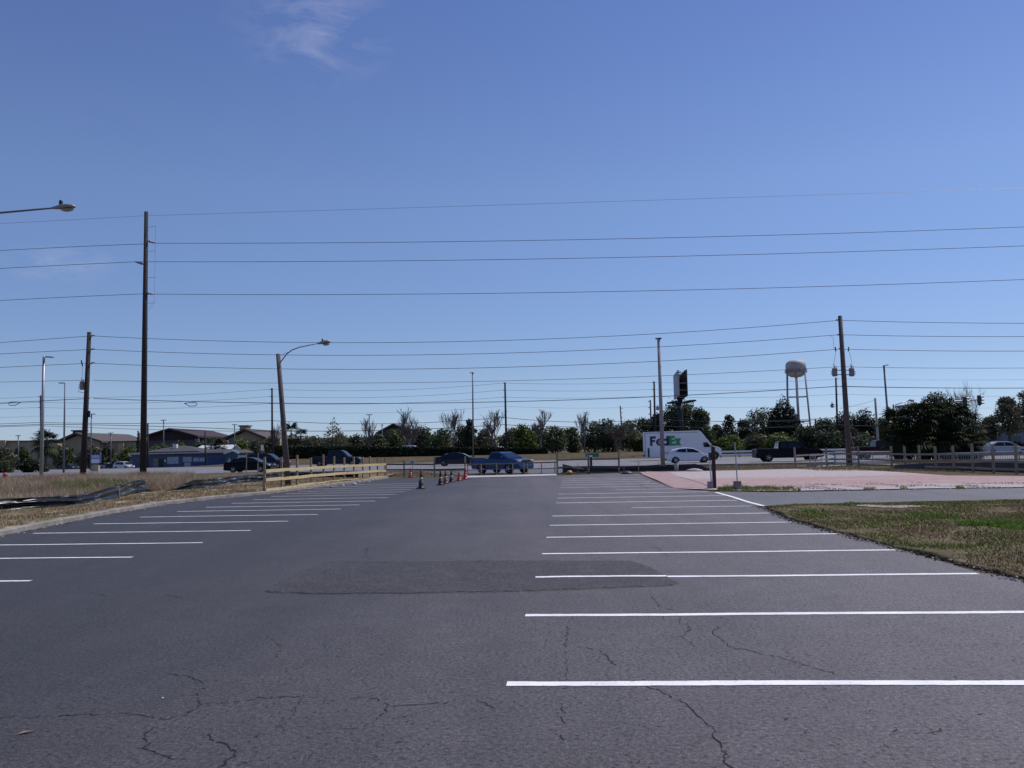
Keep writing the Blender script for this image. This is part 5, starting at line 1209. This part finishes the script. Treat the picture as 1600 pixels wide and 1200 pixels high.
for sg in (-1, 1):
    q = [pt(1096, 692), pt(1097, 699), pt(1107.5, 699), pt(1104.5, 695), pt(1101.5, 691.8)]; f = lambda x: hw * (1 - .14 * sm((x - 2.4) / 2)) + .012
    v = [(x, sg * f(x), z) for x, z in q]; v2 = [(x, y - sg * .03, z) for x, y, z in v]; n = 5
    MB().add(v + v2, [tuple(range(n)) if sg < 0 else tuple(range(n - 1, -1, -1))] + [(i, (i + 1) % n, (i + 1) % n + n, i + n) for i in range(n)]).build('side_window', M['glass'], th)
    for wx in (rwx, fwx): wheel(th, wx, sg * (hw - .16), .48 if wx == rwx else .44, .3, sg)
    MB().box(pt(1123, 0)[:1] + (sg * .7, 1.0), (.12, .34, .22)).build('headlight', M['hlight'], th, bevel=.03)
    MB().box((X0 - .01, sg * 1.0, 1.0), (.06, .2, .3)).build('taillight', M['tlight'], th)
    MB().box((pt(1107, 0)[0] + .15, sg * (hw + .12), pt(0, 697)[1]), (.12, .2, .4)).build('mirror', M['black'], th, bevel=.03)
a, c = Vector((pt(1101.5, 686.3)[0], 0, pt(0, 686.3)[1])), Vector((pt(1111.2, 697.3)[0], 0, pt(0, 697.3)[1])); nn = Vector((.7, 0, .7)) * .02
v = [a + Vector((0, -.85, 0)) + nn, a + Vector((0, .85, 0)) + nn, c + Vector((0, .9, 0)) + nn, c + Vector((0, -.9, 0)) + nn]; MB().add(v + [q - nn * 1.8 for q in v], [(3, 2, 1, 0), (0, 1, 5, 4), (1, 2, 6, 5), (2, 3, 7, 6), (3, 0, 4, 7)]).build('windscreen', M['glass'], th)
m = MB(); m.box((X0 - .06, 0, .6), (.12, 2.2, .2)); m.build('bumper', M['trim'], th); m = MB(); m.box((X1 - .02, 0, .62), (.14, 1.9, .24)); m.build('bumper', M['trim'], th)
for z in (.45, 1.6, 2.7): pass
m = MB(); m.box((0 + X0 + 3.1, -hw - .012, pt(0, 676)[1]), (6.1, .02, .07)); m.box((X0 + .05, -hw - .012, 1.9), (.08, .02, 2.7)); m.build('trim_strip', M['galv'], th)
m = MB(); m.box((pt(1012.5, 0)[0], -hw - .02, .95), (.2, .05, 1.05)); m.build('vent_panel', M['trim'], th)
m = MB(); m.box((0, 0, .55), (7.8, 1.5, .3)); m.build('chassis', M['trim'], th)
def letters(sgn):
    y0 = sgn * (hw + .004); x_ = pt(1015, 0)[0]; zb, zt = pt(0, 695.8)[1], pt(0, 681)[1]; h = zt - zb; u = h; th_ = sgn * .012
    def rect(m, xa, za, xb, zb2): m.prism([(xa, za), (xb, za), (xb, zb2), (xa, zb2)], min(y0, y0 + th_), max(y0, y0 + th_))
    def ring(m, cx_, cz_, ro, ri, a0, a1, n=22):
        for i in range(n):
            p, q = math.radians(a0 + (a1 - a0) * i / n), math.radians(a0 + (a1 - a0) * (i + 1) / n)
            m.prism([(cx_ + ri * math.cos(p), cz_ + ri * math.sin(p)), (cx_ + ro * math.cos(p), cz_ + ro * math.sin(p)), (cx_ + ro * math.cos(q), cz_ + ro * math.sin(q)), (cx_ + ri * math.cos(q), cz_ + ri * math.sin(q))], min(y0, y0 + th_), max(y0, y0 + th_))
    w_ = pt(1062.5, 0)[0] - x_; st = .26 * u; F_ = lambda f: x_ + w_ * f
    m = MB(); rect(m, F_(0), zb, F_(0) + st, zt); rect(m, F_(0) + st, zt - .24 * u, F_(.19), zt); rect(m, F_(0) + st, zb + .40 * u, F_(.165), zb + .62 * u)      # F
    ro = .37 * u; c_ = F_(.31); cz_ = zb + ro; ring(m, c_, cz_, ro, ro * .47, 12, 318); rect(m, c_ - ro * .5, cz_ - .06 * u, c_ + ro * .97, cz_ + .07 * u)                    # e
    c_ = F_(.495); ring(m, c_, cz_, ro, ro * .42, 0, 360); rect(m, c_ + ro * .35, zb, c_ + ro * .35 + st, zt); m.build('lettering', M['purple'], th)                      # d
    m = MB(); e = c_ + ro * .35 + st + .01; rect(m, e, zb, e + st, zt)
    for k in (0, .39, .77): rect(m, e + st, zb + k * u, F_(.80), zb + (k + .23) * u)
    z1 = zb + .74 * u; xa, xb = F_(.79), F_(1.0); ww = st * 1.05
    m.prism([(xa, zb), (xa + ww, zb), (xb, z1), (xb - ww, z1)], min(y0, y0 + th_ * .8), max(y0, y0 + th_ * .8)); m.prism([(xb - ww, zb), (xb, zb), (xa + ww, z1), (xa, z1)], min(y0, y0 + th_), max(y0, y0 + th_)); m.build('lettering', M['green'], th)
letters(-1)

# ------------------------------------------------------------------ cones, posts and small things
def cone(label, x, yb, yt, body, upper, group='traffic cones near the gate', collar=True):
    b = G(x, yb); h = P(x, yt, b.y).z; th = thing('traffic_cone', label, 'traffic cone', b, rnd.uniform(-.3, .3), group)
    MB().box((0, 0, .022), (.38, .38, .044)).build('base', M['black'], th, bevel=.012)
    r = lambda z: .135 * (1 - z / h) ** 1.1 * .85 + .03
    zs = [.04, h * .2, h * .42]; MB().lathe([(.15, .044)] + [(r(z), z) for z in zs], 16).build('body', M[body], th, True)
    MB().lathe([(r(h * .42) + .004, h * .42), (r(h * .55) + .004, h * .55)], 16).build('collar', M['collar' if collar else body], th, True)
    MB().lathe([(r(h * .55), h * .55), (r(h * .8), h * .8), (r(h * .97), h * .97), (.02, h)], 16).build('tip', M[upper], th, True)
cone('nearest tall dark cone with an orange top and white collar', 658, 763.5, 732, 'conedark', 'conebrown')
cone('dark cone with white collar, leftmost of the group of three', 688.5, 758, 735, 'conedark', 'conedark')
cone('brownish cone between two dark cones', 696.5, 755.5, 735, 'conebrown', 'conebrown')
cone('dark cone with white collar right of the brownish one', 705.5, 753.5, 734.5, 'conedark', 'conedark')
cone('bright orange cone without a collar', 717.5, 751.5, 737, 'orange', 'orange', collar=False)
cone('tall red cone in front of the gate post', 727, 749, 729, 'redp', 'redp', collar=False)
cone('red cone standing alone near the far left fence', 641.5, 746, 731, 'redp', 'redp')
def lone(o, label, cat): return tag(o, label, cat)
b = G(1116.5, 763); th = thing('marker_post', 'dark red brown post with a black box at the pad corner', 'post', b)
hh = P(1116.5, 698, b.y).z; MB().box((0, 0, hh / 2 - .03), (.13, .13, hh + .06)).build('shaft', M['redwood'], th, bevel=.008)
MB().box((-.12, -.02, hh - .38), (.13, .16, .3)).build('meter_box', M['black'], th, bevel=.01)
MB().tube([(-.13, -.02, .28), (-.15, -.02, hh - .53)], .028, 7).build('conduit', M['white'], th)
MB().box((-.17, 0, .13), (.2, .22, .3)).build('base_block', M['xfmr'], th, bevel=.01)
b = G(1152.5, 765); th = thing('sign_base', 'thin pale pole standing in a grey concrete block', 'post', b)
MB().box((0, 0, .15), (.26, .24, .36)).build('block', M['conc'], th, bevel=.015)
MB().tube([(0, 0, .3), at(b, 1148, 691, b.y)], .022, 7).build('pole', M['galv'], th)
b = G(1057, 736); th = thing('bollard', 'pale bollard with a blue cap in front of the hatchback', 'bollard', b)
MB().lathe([(.15, -.03), (.15, .5), (.13, .52)], 12).build('body', M['sidewalk'], th, True); MB().lathe([(.1, .52), (.1, .68), (.05, .72)], 12).build('cap', M['bluesign'], th, True)
b = G(890, 741); th = thing('yellow_dome', 'orange yellow rounded cap beside the fence post', 'cap', b); th.scale = (.85, .85, .85)
MB().lathe([(.24, -.02), (.23, .14), (.17, .24), (.08, .29), (.02, .30)], 14).build('dome', M['yellow'], th, True); MB().lathe([(.27, -.02), (.27, .03), (.24, .04)], 14).build('rim', M['yellow'], th)
b = G(924, 737); th = thing('short_post', 'short red brown post behind the short dark fence', 'post', b); hh = P(924, 715, b.y).z
MB().box((0, 0, hh / 2), (.16, .14, hh)).build('shaft', M['redwood'], th, bevel=.01); MB().box((0, 0, hh + .02), (.2, .18, .04)).build('cap', M['redwood'], th)
b = XY(8, 60); b.z = .05; th = thing('hydrant', 'small red hydrant in the grass at the left edge', 'hydrant', P(8, 752, 62))
MB().lathe([(.14, -.1), (.14, .45), (.16, .46), (.16, .52), (.1, .62), (.03, .66)], 12).build('barrel', M['redp'], th, True); MB().tube([(-.2, 0, .4), (.2, 0, .4)], .06, 8).build('nozzle', M['redp'], th)
p = P(644, 722, 60); th = thing('small_sign', 'small green and white sign on a thin stake behind the far left fence', 'sign', Vector((p.x, 60, -.02)))
MB().box((0, 0, p.z), (.35, .02, .24)).build('panel', M['white'], th); MB().box((0, -.014, p.z + .03), (.26, .006, .1)).build('stripe', M['greensign'], th); MB().tube([(0, .02, 0), (0, .02, p.z)], .015, 5).build('stake', M['galvdark'], th)
p = XY(925, 118); th = thing('roadside_board', 'low green board on posts at the right end of the hedge', 'sign', p)
zc = P(925, 711, 118).z - p.z; MB().box((0, 0, zc), (1.9, .08, .55)).build('panel', M['greensign'], th, bevel=.02)
for x in (-.7, .7): MB().box((x, .06, zc / 2 - .1), (.08, .05, zc)).build('leg', M['galvdark'], th)
p = XY(921, 116); th = thing('utility_box', 'small white utility box below the green board', 'utility box', p); MB().box((0, 0, .28), (.75, .4, .56)).build('cabinet', M['white'], th, bevel=.03); MB().box((0, 0, .02), (.85, .5, .06)).build('plinth', M['conc'], th)
p = XY(409.5, 120); th = thing('street_sign', 'narrow pale sign panel behind the dark blue SUV', 'sign', p); z0, z1 = P(409, 706, 120).z, P(410, 697, 120).z
MB().box((0, 0, (z0 + z1) / 2), (.36, .04, z1 - z0)).build('panel', M['white'], th); MB().tube([(0, .05, 0), (0, .05, z1)], .03, 6).build('post', M['galv'], th)
Y = 102; p = XY(150, Y); th = thing('monument_sign', 'white roadside sign on a pale base left of the parked van', 'sign', p)
s_ = Y / F; zt, zm, zl = P(150, 710, Y).z, P(150, 724, Y).z, P(150, 727, Y).z
MB().box((0, 0, (zt + zm) / 2), (15 * s_, .4, zt - zm)).build('cabinet', M['bluesign'], th, bevel=.03)
MB().box((.6 * s_, -.215, zt - (zt - zm) * .24), (12.5 * s_, .03, (zt - zm) * .36)).build('upper_panel', M['banner'], th)
MB().box((.6 * s_, -.215, zm + (zt - zm) * .27), (12.5 * s_, .03, (zt - zm) * .46)).build('lower_panel', M['white'], th)
MB().box((0, 0, zl / 2 - .05), (11 * s_, .35, zl + .1)).build('base', M['tanlight'], th); MB().box((0, 0, (zl + zm) / 2), (8 * s_, .25, zm - zl)).build('neck', M['conc'], th)
for (x, yb, w2, lb) in ((1085, 736.3, .5, 'pale sand heap at the edge of the pink slab'), (980, 740.5, .35, 'small dark rubble lump beside the far bay lines')):
    b = G(x, yb); o = MB().lathe([(w2 * 1.3, -.01), (w2 * 1.0, .10), (w2 * .55, .17), (.05, .2)], 11, b).build('rubble', M['sand'] if x == 1085 else M['trim'], smooth=True, world=True); tag(o, lb, 'rubble')
b = G(40, 1146); m = MB(); m.add([(-.05, -.01, .006), (-.015, .022, .012), (.05, .012, .006), (.012, -.02, .016)], [(0, 1, 3), (1, 2, 3)]); o = m.build('dry_leaf', M['fallen']); o.location = b; o.rotation_euler = (0, 0, .5); tag(o, 'small orange brown dry leaf on the asphalt at the lower left', 'leaf')
b = G(254, 1091); o = MB().lathe([(.006, -.002), (.008, .004), (.003, .008)], 7, b).build('pebble', M['white'], world=True); tag(o, 'tiny white pebble on the dark asphalt near the left cracks', 'pebble')
b0 = None
for i, (x, y) in enumerate([(512, 762), (530, 759.5), (535, 757), (548, 757.5), (556, 756), (572, 754)]):
    b = G(x, y) + Vector((.2, 0, 0)); q = rnd.uniform(.05, .12)
    o = MB().lathe([(q, -.01), (q * 1.1, q * .4), (q * .6, q * .85), (.01, q)], 7, b).build('stone', M['sidewalk'] if i % 2 else M['conc'], world=True)
    tag(o, 'small stone lying against the left kerb below the pale fence', 'stone', 'stones along the left kerb')

# ------------------------------------------------------------------ water tower, billboard, buildings
Y = 340; p = XY(1246, Y); th = thing('water_tower', 'pale water tower on tall legs rising behind the conifer', 'water tower', p); s_ = Y / F
zt, ze, zb = P(1243, 562, Y).z - p.z, P(1243, 577, Y).z - p.z, P(1243, 590, Y).z - p.z; r = 15.5 * s_
cx_ = P(1243.5, 577, Y).x - p.x
MB().lathe([(r, ze - 1.2), (r, ze + (zt - ze) * .42), (r * .93, ze + (zt - ze) * .65), (r * .7, ze + (zt - ze) * .88), (r * .35, zt - .15), (.1, zt)], 28, (cx_, 0, 0)).build('tank', M['tank'], th, True)
MB().lathe([(r * .12, zb), (r * .55, zb + (ze - zb) * .1), (r * .85, zb + (ze - zb) * .35), (r * .985, ze - 1.25)], 28, (cx_, 0, 0)).build('tank_bowl', M['tanklow'], th, True)
MB().lathe([(r, ze - 1.4), (r * 1.09, ze - 1.4), (r * 1.09, ze - 1.2), (r, ze - 1.2)], 28, (cx_, 0, 0)).build('walkway', M['tanksteel'], th)
m = MB()
for j in range(28): a = j * 2 * math.pi / 28; q = Vector((cx_ + math.cos(a) * r * 1.08, math.sin(a) * r * 1.08, ze - 1.2)); m.tube([q, q + Vector((0, 0, 1.0))], .05, 4)
ring_ = [Vector((cx_ + math.cos(j * .2244) * r * 1.08, math.sin(j * .2244) * r * 1.08, ze - .2)) for j in range(29)]; m.tube(ring_, .05, 4, False); m.build('handrail', M['tanksteel'], th)
MB().tube([(cx_ + .35, 0, 0), (cx_, 0, zb + .3)], [.5, .42], 12).build('riser_pipe', M['tanksteel'], th, True)
for j in range(6):
    a = j * math.pi / 3 + .13; q0 = Vector((cx_ + .3 + math.cos(a) * r * 1.32, math.sin(a) * r * 1.32, -.2)); q1 = Vector((cx_ + math.cos(a) * r * .98, math.sin(a) * r * .98, ze - 1.0)); MB().tube([q0, q1], .25, 8).build('leg', M['tanksteel'], th, True)
m = MB()
for f in (.33, .66):
    rr = r * (1.32 - .34 * f); zz = (ze - 1) * f; pts6 = [Vector((cx_ + .3 * (1 - f) + math.cos(j * math.pi / 3 + .13) * rr, math.sin(j * math.pi / 3 + .13) * rr, zz)) for j in range(7)]
    for u, v in zip(pts6, pts6[1:]): m.tube([u, v], .16, 5)
m.build('bracing', M['tanksteel'], th)
Y = 146; p = XY(1065, Y); th = thing('billboard', 'V shaped billboard on a dark pole above the truck', 'billboard', p); s_ = Y / F
zt0, zb0 = P(1060, 590, Y).z - p.z, P(1060, 625, Y).z - p.z; zt1 = P(1073, 584, Y).z - p.z
MB().tube([(0, 0, -.1), (0, 0, zb0 + .5)], .46, 14).build('column', M['bbframe'], th, True)
zc, hz = (P(1065, 602, Y).z - p.z), (P(1065, 581, Y).z - P(1065, 624, Y).z)
bq = lambda x, dY: Vector((P(x, 602, Y + dY).x - p.x, dY, zc))
LA, LB, RA, RB = bq(1053.2, 6), bq(1060.6, -6), bq(1063.5, 6), bq(1073.5, -6)
MB().beam(LA, LB, .2, hz * .9).build('face_panel', M['bbface'], th); MB().beam(RA, RB, .2, hz * .92).build('back_panel', M['bbframe'], th)
m = MB()
for z in (-.4, -.2, 0, .2, .4):
    dz = Vector((0, 0, hz * z)); m.tube([LA + dz + Vector((.35, 0, 0)), LB + dz + Vector((.35, 0, 0))], .07, 5); m.tube([RA + dz - Vector((.3, 0, 0)), RB + dz - Vector((.3, 0, 0))], .07, 5)
    for f in (.1, .37, .63, .9): m.tube([LA.lerp(LB, f) + dz, RA.lerp(RB, f) + dz * .8], .07, 5)
for f in (.1, .37, .63, .9): q = RA.lerp(RB, f) - Vector((.3, 0, 0)); m.tube([q - Vector((0, 0, hz * .45)), q + Vector((0, 0, hz * .45))], .09, 5)
m.tube([(LA + LB) / 2 - Vector((0, 0, hz * .45)), (RA + RB) / 2 - Vector((0, 0, hz * .45))], .35, 8); m.tube([(0, 0, zb0 - .5), (0, 0, zc + hz * .3)], .34, 10); m.build('frame', M['bbframe'], th)
for (x0_, y0_, x1_, y1_) in ((1059, 627.5, 1043, 630.5), (1070.5, 629, 1086, 625)):
    a, b2 = P(x0_, y0_, Y) - p, P(x1_, y1_, Y) - p; m = MB(); d = (b2 - a)
    for k in range(5): o_ = Vector((0, (k - 2) * 1.1, (k - 2) * .09)); m.beam(a + o_, a + d * (1 - .09 * abs(k - 2)) + o_, .7, .16)
    m.tube([a - d * .15, b2], .12, 6); m.build('service_platform', M['bbframe'], th)

def ext(m, x0, x1, ybot_z, yt, Y, dep, z0=-1.6):
    a, b = P(x0, yt, Y), P(x1, yt, Y); m.box(((a.x + b.x) / 2, Y + dep / 2, (a.z + z0) / 2), (b.x - a.x, dep, a.z - z0)); return a, b
Y = 228; s_ = Y / F
th = thing('store_building', 'long tan store with gables beyond the trees on the left', 'building', XY(200, Y)); o0 = XY(200, Y)
def place(mb, nm, mat): mb.v = [tuple(Vector(q) - o0) for q in mb.v]; return mb.build(nm, M[mat], th)
m = MB(); ext(m, -200, 90, 0, 694.5, Y, 30); ext(m, 162, 229, 0, 691, Y, 30); ext(m, 311, 352, 0, 686, Y, 30); ext(m, 416, 600, 0, 686, Y + 4, 30); ext(m, -30, 8, 0, 688.5, Y - 1, 20); place(m, 'wall', 'tan')
m = MB()
for (x0, x1, yt) in ((-200, 90, 694.5), (162, 229, 691), (311, 352, 686)): a, b = P(x0, yt, Y), P(x1, yt, Y); m.box(((a.x + b.x) / 2, Y + 14.8, a.z + .12), (b.x - a.x - .05, 30.6, .24))
place(m, 'parapet_cap', 'brownroof')
def gable(xl, yl, xa, ya, xr, yr, wallm, roofm, ov=1.2):
    L_, A_, R_ = P(xl, yl, Y - 3), P(xa, ya, Y - 3), P(xr, yr, Y - 3); m = MB()
    poly = [(L_.x + ov, -1.6), (R_.x - ov, -1.6), (R_.x - ov, R_.z), (A_.x, A_.z - .3), (L_.x + ov, L_.z)]; m.prism(poly, Y - 3, Y + 26); w_ = place(m, 'gable_wall', wallm)
    m = MB(); tk = .5
    m.prism([(L_.x, L_.z - .3), (A_.x, A_.z), (A_.x, A_.z + tk), (L_.x, L_.z + tk - .3)], Y - 4.4, Y + 27); m.prism([(A_.x + .01, A_.z), (R_.x, R_.z - .3), (R_.x, R_.z + tk - .3), (A_.x + .01, A_.z + tk)], Y - 4.4, Y + 27); place(m, 'roof', roofm)
gable(90, 690.5, 121, 678.5, 163, 690, 'tan', 'brownroof'); gable(228, 681.5, 267, 671.8, 312, 682, 'maroonroof', 'maroonroof', .6); gable(350, 686, 384, 672.5, 418, 684.5, 'tan', 'brownroof')
m = MB(); a, b = P(231, 690, Y - 4), P(304, 690, Y - 4); m.box(((a.x + b.x) / 2, Y - 3.3, a.z - .9), (b.x - a.x, .6, 2.2)); place(m, 'entrance_band', 'brownroof')
m = MB(); a, b = P(303, 686, Y - 4), P(309, 686, Y - 4); m.box(((a.x + b.x) / 2, Y - 3.2, a.z - .8), (b.x - a.x, .7, 1.8)); place(m, 'entrance_panel', 'bgwall')
for (x0, x1, yb, yt, mt, cap) in ((118, 131, 679, 674, 'brownroof', 'brownroof'), (377, 389, 676, 666.5, 'tan', 'brownroof')):
    a, b, c = P(x0, yb, Y), P(x1, yb, Y), P(x0, yt, Y); m = MB(); m.box(((a.x + b.x) / 2, Y, (a.z - 1 + c.z) / 2), (b.x - a.x, 3, c.z - a.z + 1)); place(m, 'tower', mt)
    m = MB(); m.box(((a.x + b.x) / 2, Y, c.z + .15), (b.x - a.x + .7, 3.7, .3)); place(m, 'tower_cap', cap)
m = MB()
for (x0, x1, yt, yb) in ((357, 364, 688, 694), (396, 403, 687, 692)): a, b = P(x0, yt, Y - 3.05), P(x1, yb, Y - 3.05); m.box(((a.x + b.x) / 2, Y - 3.02, (a.z + b.z) / 2), (b.x - a.x, .1, a.z - b.z)); place(m, 'window', 'window'); m = MB()
m = MB(); a, b = P(406, 685, Y - 3.1), P(416, 692, Y - 3.1); m.box(((a.x + b.x) / 2, Y - 3.3, (a.z + b.z) / 2), (b.x - a.x, .7, a.z - b.z)); place(m, 'bay', 'orangewall')
for (x0, x1, yt, yb) in ((83, 92, 695, 709), (185, 193, 693, 716), (431, 438, 686, 708)): a, b = P(x0, yt, Y - 1), P(x1, yb, Y - 1); m = MB(); m.box(((a.x + b.x) / 2, Y - .6, (a.z + b.z) / 2), (b.x - a.x, 1.2, a.z - b.z)); place(m, 'pilaster', 'tanlight')
pass
Y = 205; o0 = XY(615, Y); th = thing('store_building', 'store with a lone brown gable roof behind the bare trees', 'building', o0)
m = MB(); L_, A_, R_ = P(588, 676.5, Y), P(615, 664, Y), P(643, 675.5, Y)
m.prism([(L_.x + 1, .3), (R_.x - 1, .3), (R_.x - 1, R_.z), (A_.x, A_.z - .3), (L_.x + 1, L_.z)], Y, Y + 20); place(m, 'wall', 'brownroof')
m = MB(); m.prism([(L_.x, L_.z - .3), (A_.x, A_.z), (A_.x, A_.z + .4), (L_.x, L_.z + .1)], Y - 1.2, Y + 21); m.prism([(A_.x + .01, A_.z), (R_.x, R_.z - .3), (R_.x, R_.z + .1), (A_.x + .01, A_.z + .4)], Y - 1.2, Y + 21); place(m, 'roof', 'brownroof')
m = MB(); a, b = P(640, 682, Y), P(700, 682, Y); m.box(((a.x + b.x) / 2, Y + 9, a.z / 2), (b.x - a.x, 16, a.z)); place(m, 'wing', 'tan')
# blue building
Y = 186; s_ = Y / F; o0 = XY(290, Y); gb = o0.z; th = thing('blue_building', 'long low blue building with dark shingle roof across the road', 'building', o0)
xl, xr = P(206, 710, Y).x, P(353, 710, Y).x; ze = P(290, 708, Y).z; dp = 10.0
m = MB(); m.box(((xl + xr) / 2, Y + dp / 2, (ze + gb) / 2 - .1), (xr - xl, dp, ze - gb + .2)); place(m, 'wall', 'bluewall')
def hip(e0, e1, zr, tl, tr, y0, y1, nm='roof', lift=0):
    v = [(e0, y0, ze + lift), (e1, y0, ze + lift), (e1, y1, ze + lift), (e0, y1, ze + lift)]; v2 = [(x, y, z + .16) for x, y, z in v]; ym = (y0 + y1) / 2
    m = MB(); m.add(v + v2 + [(e0 + tl, ym, zr), (e1 - tr, ym, zr)], [(3, 2, 1, 0), (0, 1, 5, 4), (1, 2, 6, 5), (2, 3, 7, 6), (3, 0, 4, 7), (4, 5, 9, 8), (6, 7, 8, 9), (7, 4, 8), (5, 6, 9)]); place(m, nm, 'shingle')
hip(xl - .5, xr + .4, P(290, 703.2, Y + 5).z, 5, .2, Y - .9, Y + dp + .9)
hip(P(222, 700, Y).x, P(312, 700, Y).x, P(268, 696.5, Y + 6).z, 5.6, 6.0, Y - .4, Y + dp + 4, lift=.25)
m = MB(); m.box(((xl + xr) / 2, Y - .98, ze + .05), (xr - xl + .9, .1, .3)); place(m, 'fascia', 'banner')
m = MB(); gx0, gx1 = P(352, 720, Y - 1).x, P(371.5, 720, Y - 1).x; gm = P(364, 720, Y - 1).x; za = P(364, 704, Y - 1).z
m.prism([(gx0, gb - .2), (gx1, gb - .2), (gx1, ze - .3), (gm, za - .2), (gx0, ze - .3)], Y - 1, Y + 9); place(m, 'gable_wing', 'tealwall')
m = MB(); m.beam((gx0 - .3, Y - 1.15, ze - .3), (gm, Y - 1.15, za), .25, .32); m.beam((gm + .02, Y - 1.15, za), (gx1 + .3, Y - 1.15, ze - .3), .25, .32); place(m, 'gable_trim', 'white')
m = MB(); m.prism([(gx0 - .3, ze - .24), (gm, za + .06), (gm, za + .2), (gx0 - .3, ze - .1)], Y - 1.02, Y + 9.5); m.prism([(gm + .01, za + .06), (gx1 + .3, ze - .24), (gx1 + .3, ze - .1), (gm + .01, za + .2)], Y - 1.02, Y + 9.5); place(m, 'gable_roof', 'shingle')
a, c = P(355, 722, Y - 1), P(362, 715, Y - 1); m = MB(); m.prism([(a.x, a.z), (c.x, a.z), ((a.x + c.x) / 2, c.z)], Y - 1.1, Y - 1.0); place(m, 'gable_panel', 'banner')
def wbox(x0, x1, yt, yb, nm, mat, pr=.05):
    a, b = P(x0, yt, Y), P(x1, yb, Y); m = MB(); m.box(((a.x + b.x) / 2, Y - pr / 2 - .003, (a.z + b.z) / 2), (b.x - a.x, pr, a.z - b.z)); return place(m, nm, mat)
wbox(261.5, 279, 714, 724.5, 'banner', 'banner'); wbox(257, 259.5, 718, 721.5, 'notice', 'white'); wbox(240, 247.5, 717, 730, 'door', 'conc', .08); wbox(248.5, 255, 717, 730, 'doorway', 'trim')
wbox(286, 299.5, 714, 721.5, 'window', 'banner'); wbox(302, 311, 715, 721, 'window', 'banner'); wbox(312, 320, 715, 721, 'window', 'banner'); wbox(288, 298, 723, 729, 'window', 'banner'); wbox(301, 319, 723, 729, 'window', 'bluesign'); wbox(326, 338, 716, 729, 'window', 'bluesign'); wbox(340, 350, 716, 729, 'window', 'bluesign')
m = MB(); a = P(274, 696, Y + 4); m.box((a.x, Y + 4, a.z - .5), (.9, .9, 1.6)); place(m, 'chimney', 'white')
Y = 202; o0 = XY(330, Y); th = thing('metal_roof_building', 'building with a shining white metal roof behind the blue one', 'building', o0)
x0, x1 = P(296, 704, Y).x, P(358, 704, Y).x; z0, z1 = P(330, 705, Y).z, P(330, 695.5, Y + 5).z
m = MB(); m.box(((x0 + x1) / 2, Y + 5, z0 / 2 - 1), (x1 - x0 - .4, 9.4, z0 + 2)); place(m, 'wall', 'tealwall')
m = MB(); m.prism([(0, 0), (1, 0), (1, 1), (0, 1)], 0, 1); m = MB(); v = [(x0, Y - .2, z0), (x1, Y - .2, z0), (x1, Y + 5, z1), (x0 + 1.2, Y + 5, z1), (x1, Y + 10.2, z0), (x0, Y + 10.2, z0)]
m.add(v + [(x, y, z - .12) for x, y, z in v], [(0, 1, 2, 3), (3, 2, 4, 5), (0, 3, 5), (7, 6, 0, 1)[::-1], (8, 7, 1, 2)[::-1], (10, 8, 2, 4)[::-1]]); place(m, 'roof', 'tinroof')
m = MB(); m.add([(x1 - .1, Y, z0), (x1 - .1, Y + 10, z0), (x1 - .1, Y + 5, z1 - .1), (x1 - .4, Y, z0), (x1 - .4, Y + 10, z0), (x1 - .4, Y + 5, z1 - .1)], [(0, 1, 2), (5, 4, 3), (0, 2, 5, 3), (1, 4, 5, 2), (0, 3, 4, 1)]); place(m, 'gable', 'tealwall')
Y = 135; o0 = XY(1600, Y); th = thing('pale_building', 'blue grey building at the right edge behind the leafy trees', 'building', o0)
x0, x1 = P(1568, 690, Y).x, P(1720, 690, Y).x; z0 = P(1590, 667, Y).z
m = MB(); m.box(((x0 + x1) / 2, Y + 6, z0 / 2), (x1 - x0, 12, z0)); place(m, 'wall', 'bgwall')
m = MB(); m.box(((x0 + x1) / 2, Y + 6, z0 + .15), (x1 - x0 + .6, 12.8, .3)); place(m, 'roof_edge', 'white')
for k in range(4): m = MB(); m.box((x0 + 2 + k * 3.4, Y - .04, z0 * .45), (1.6, .08, 1.2)); place(m, 'window', 'window')
Y = 96
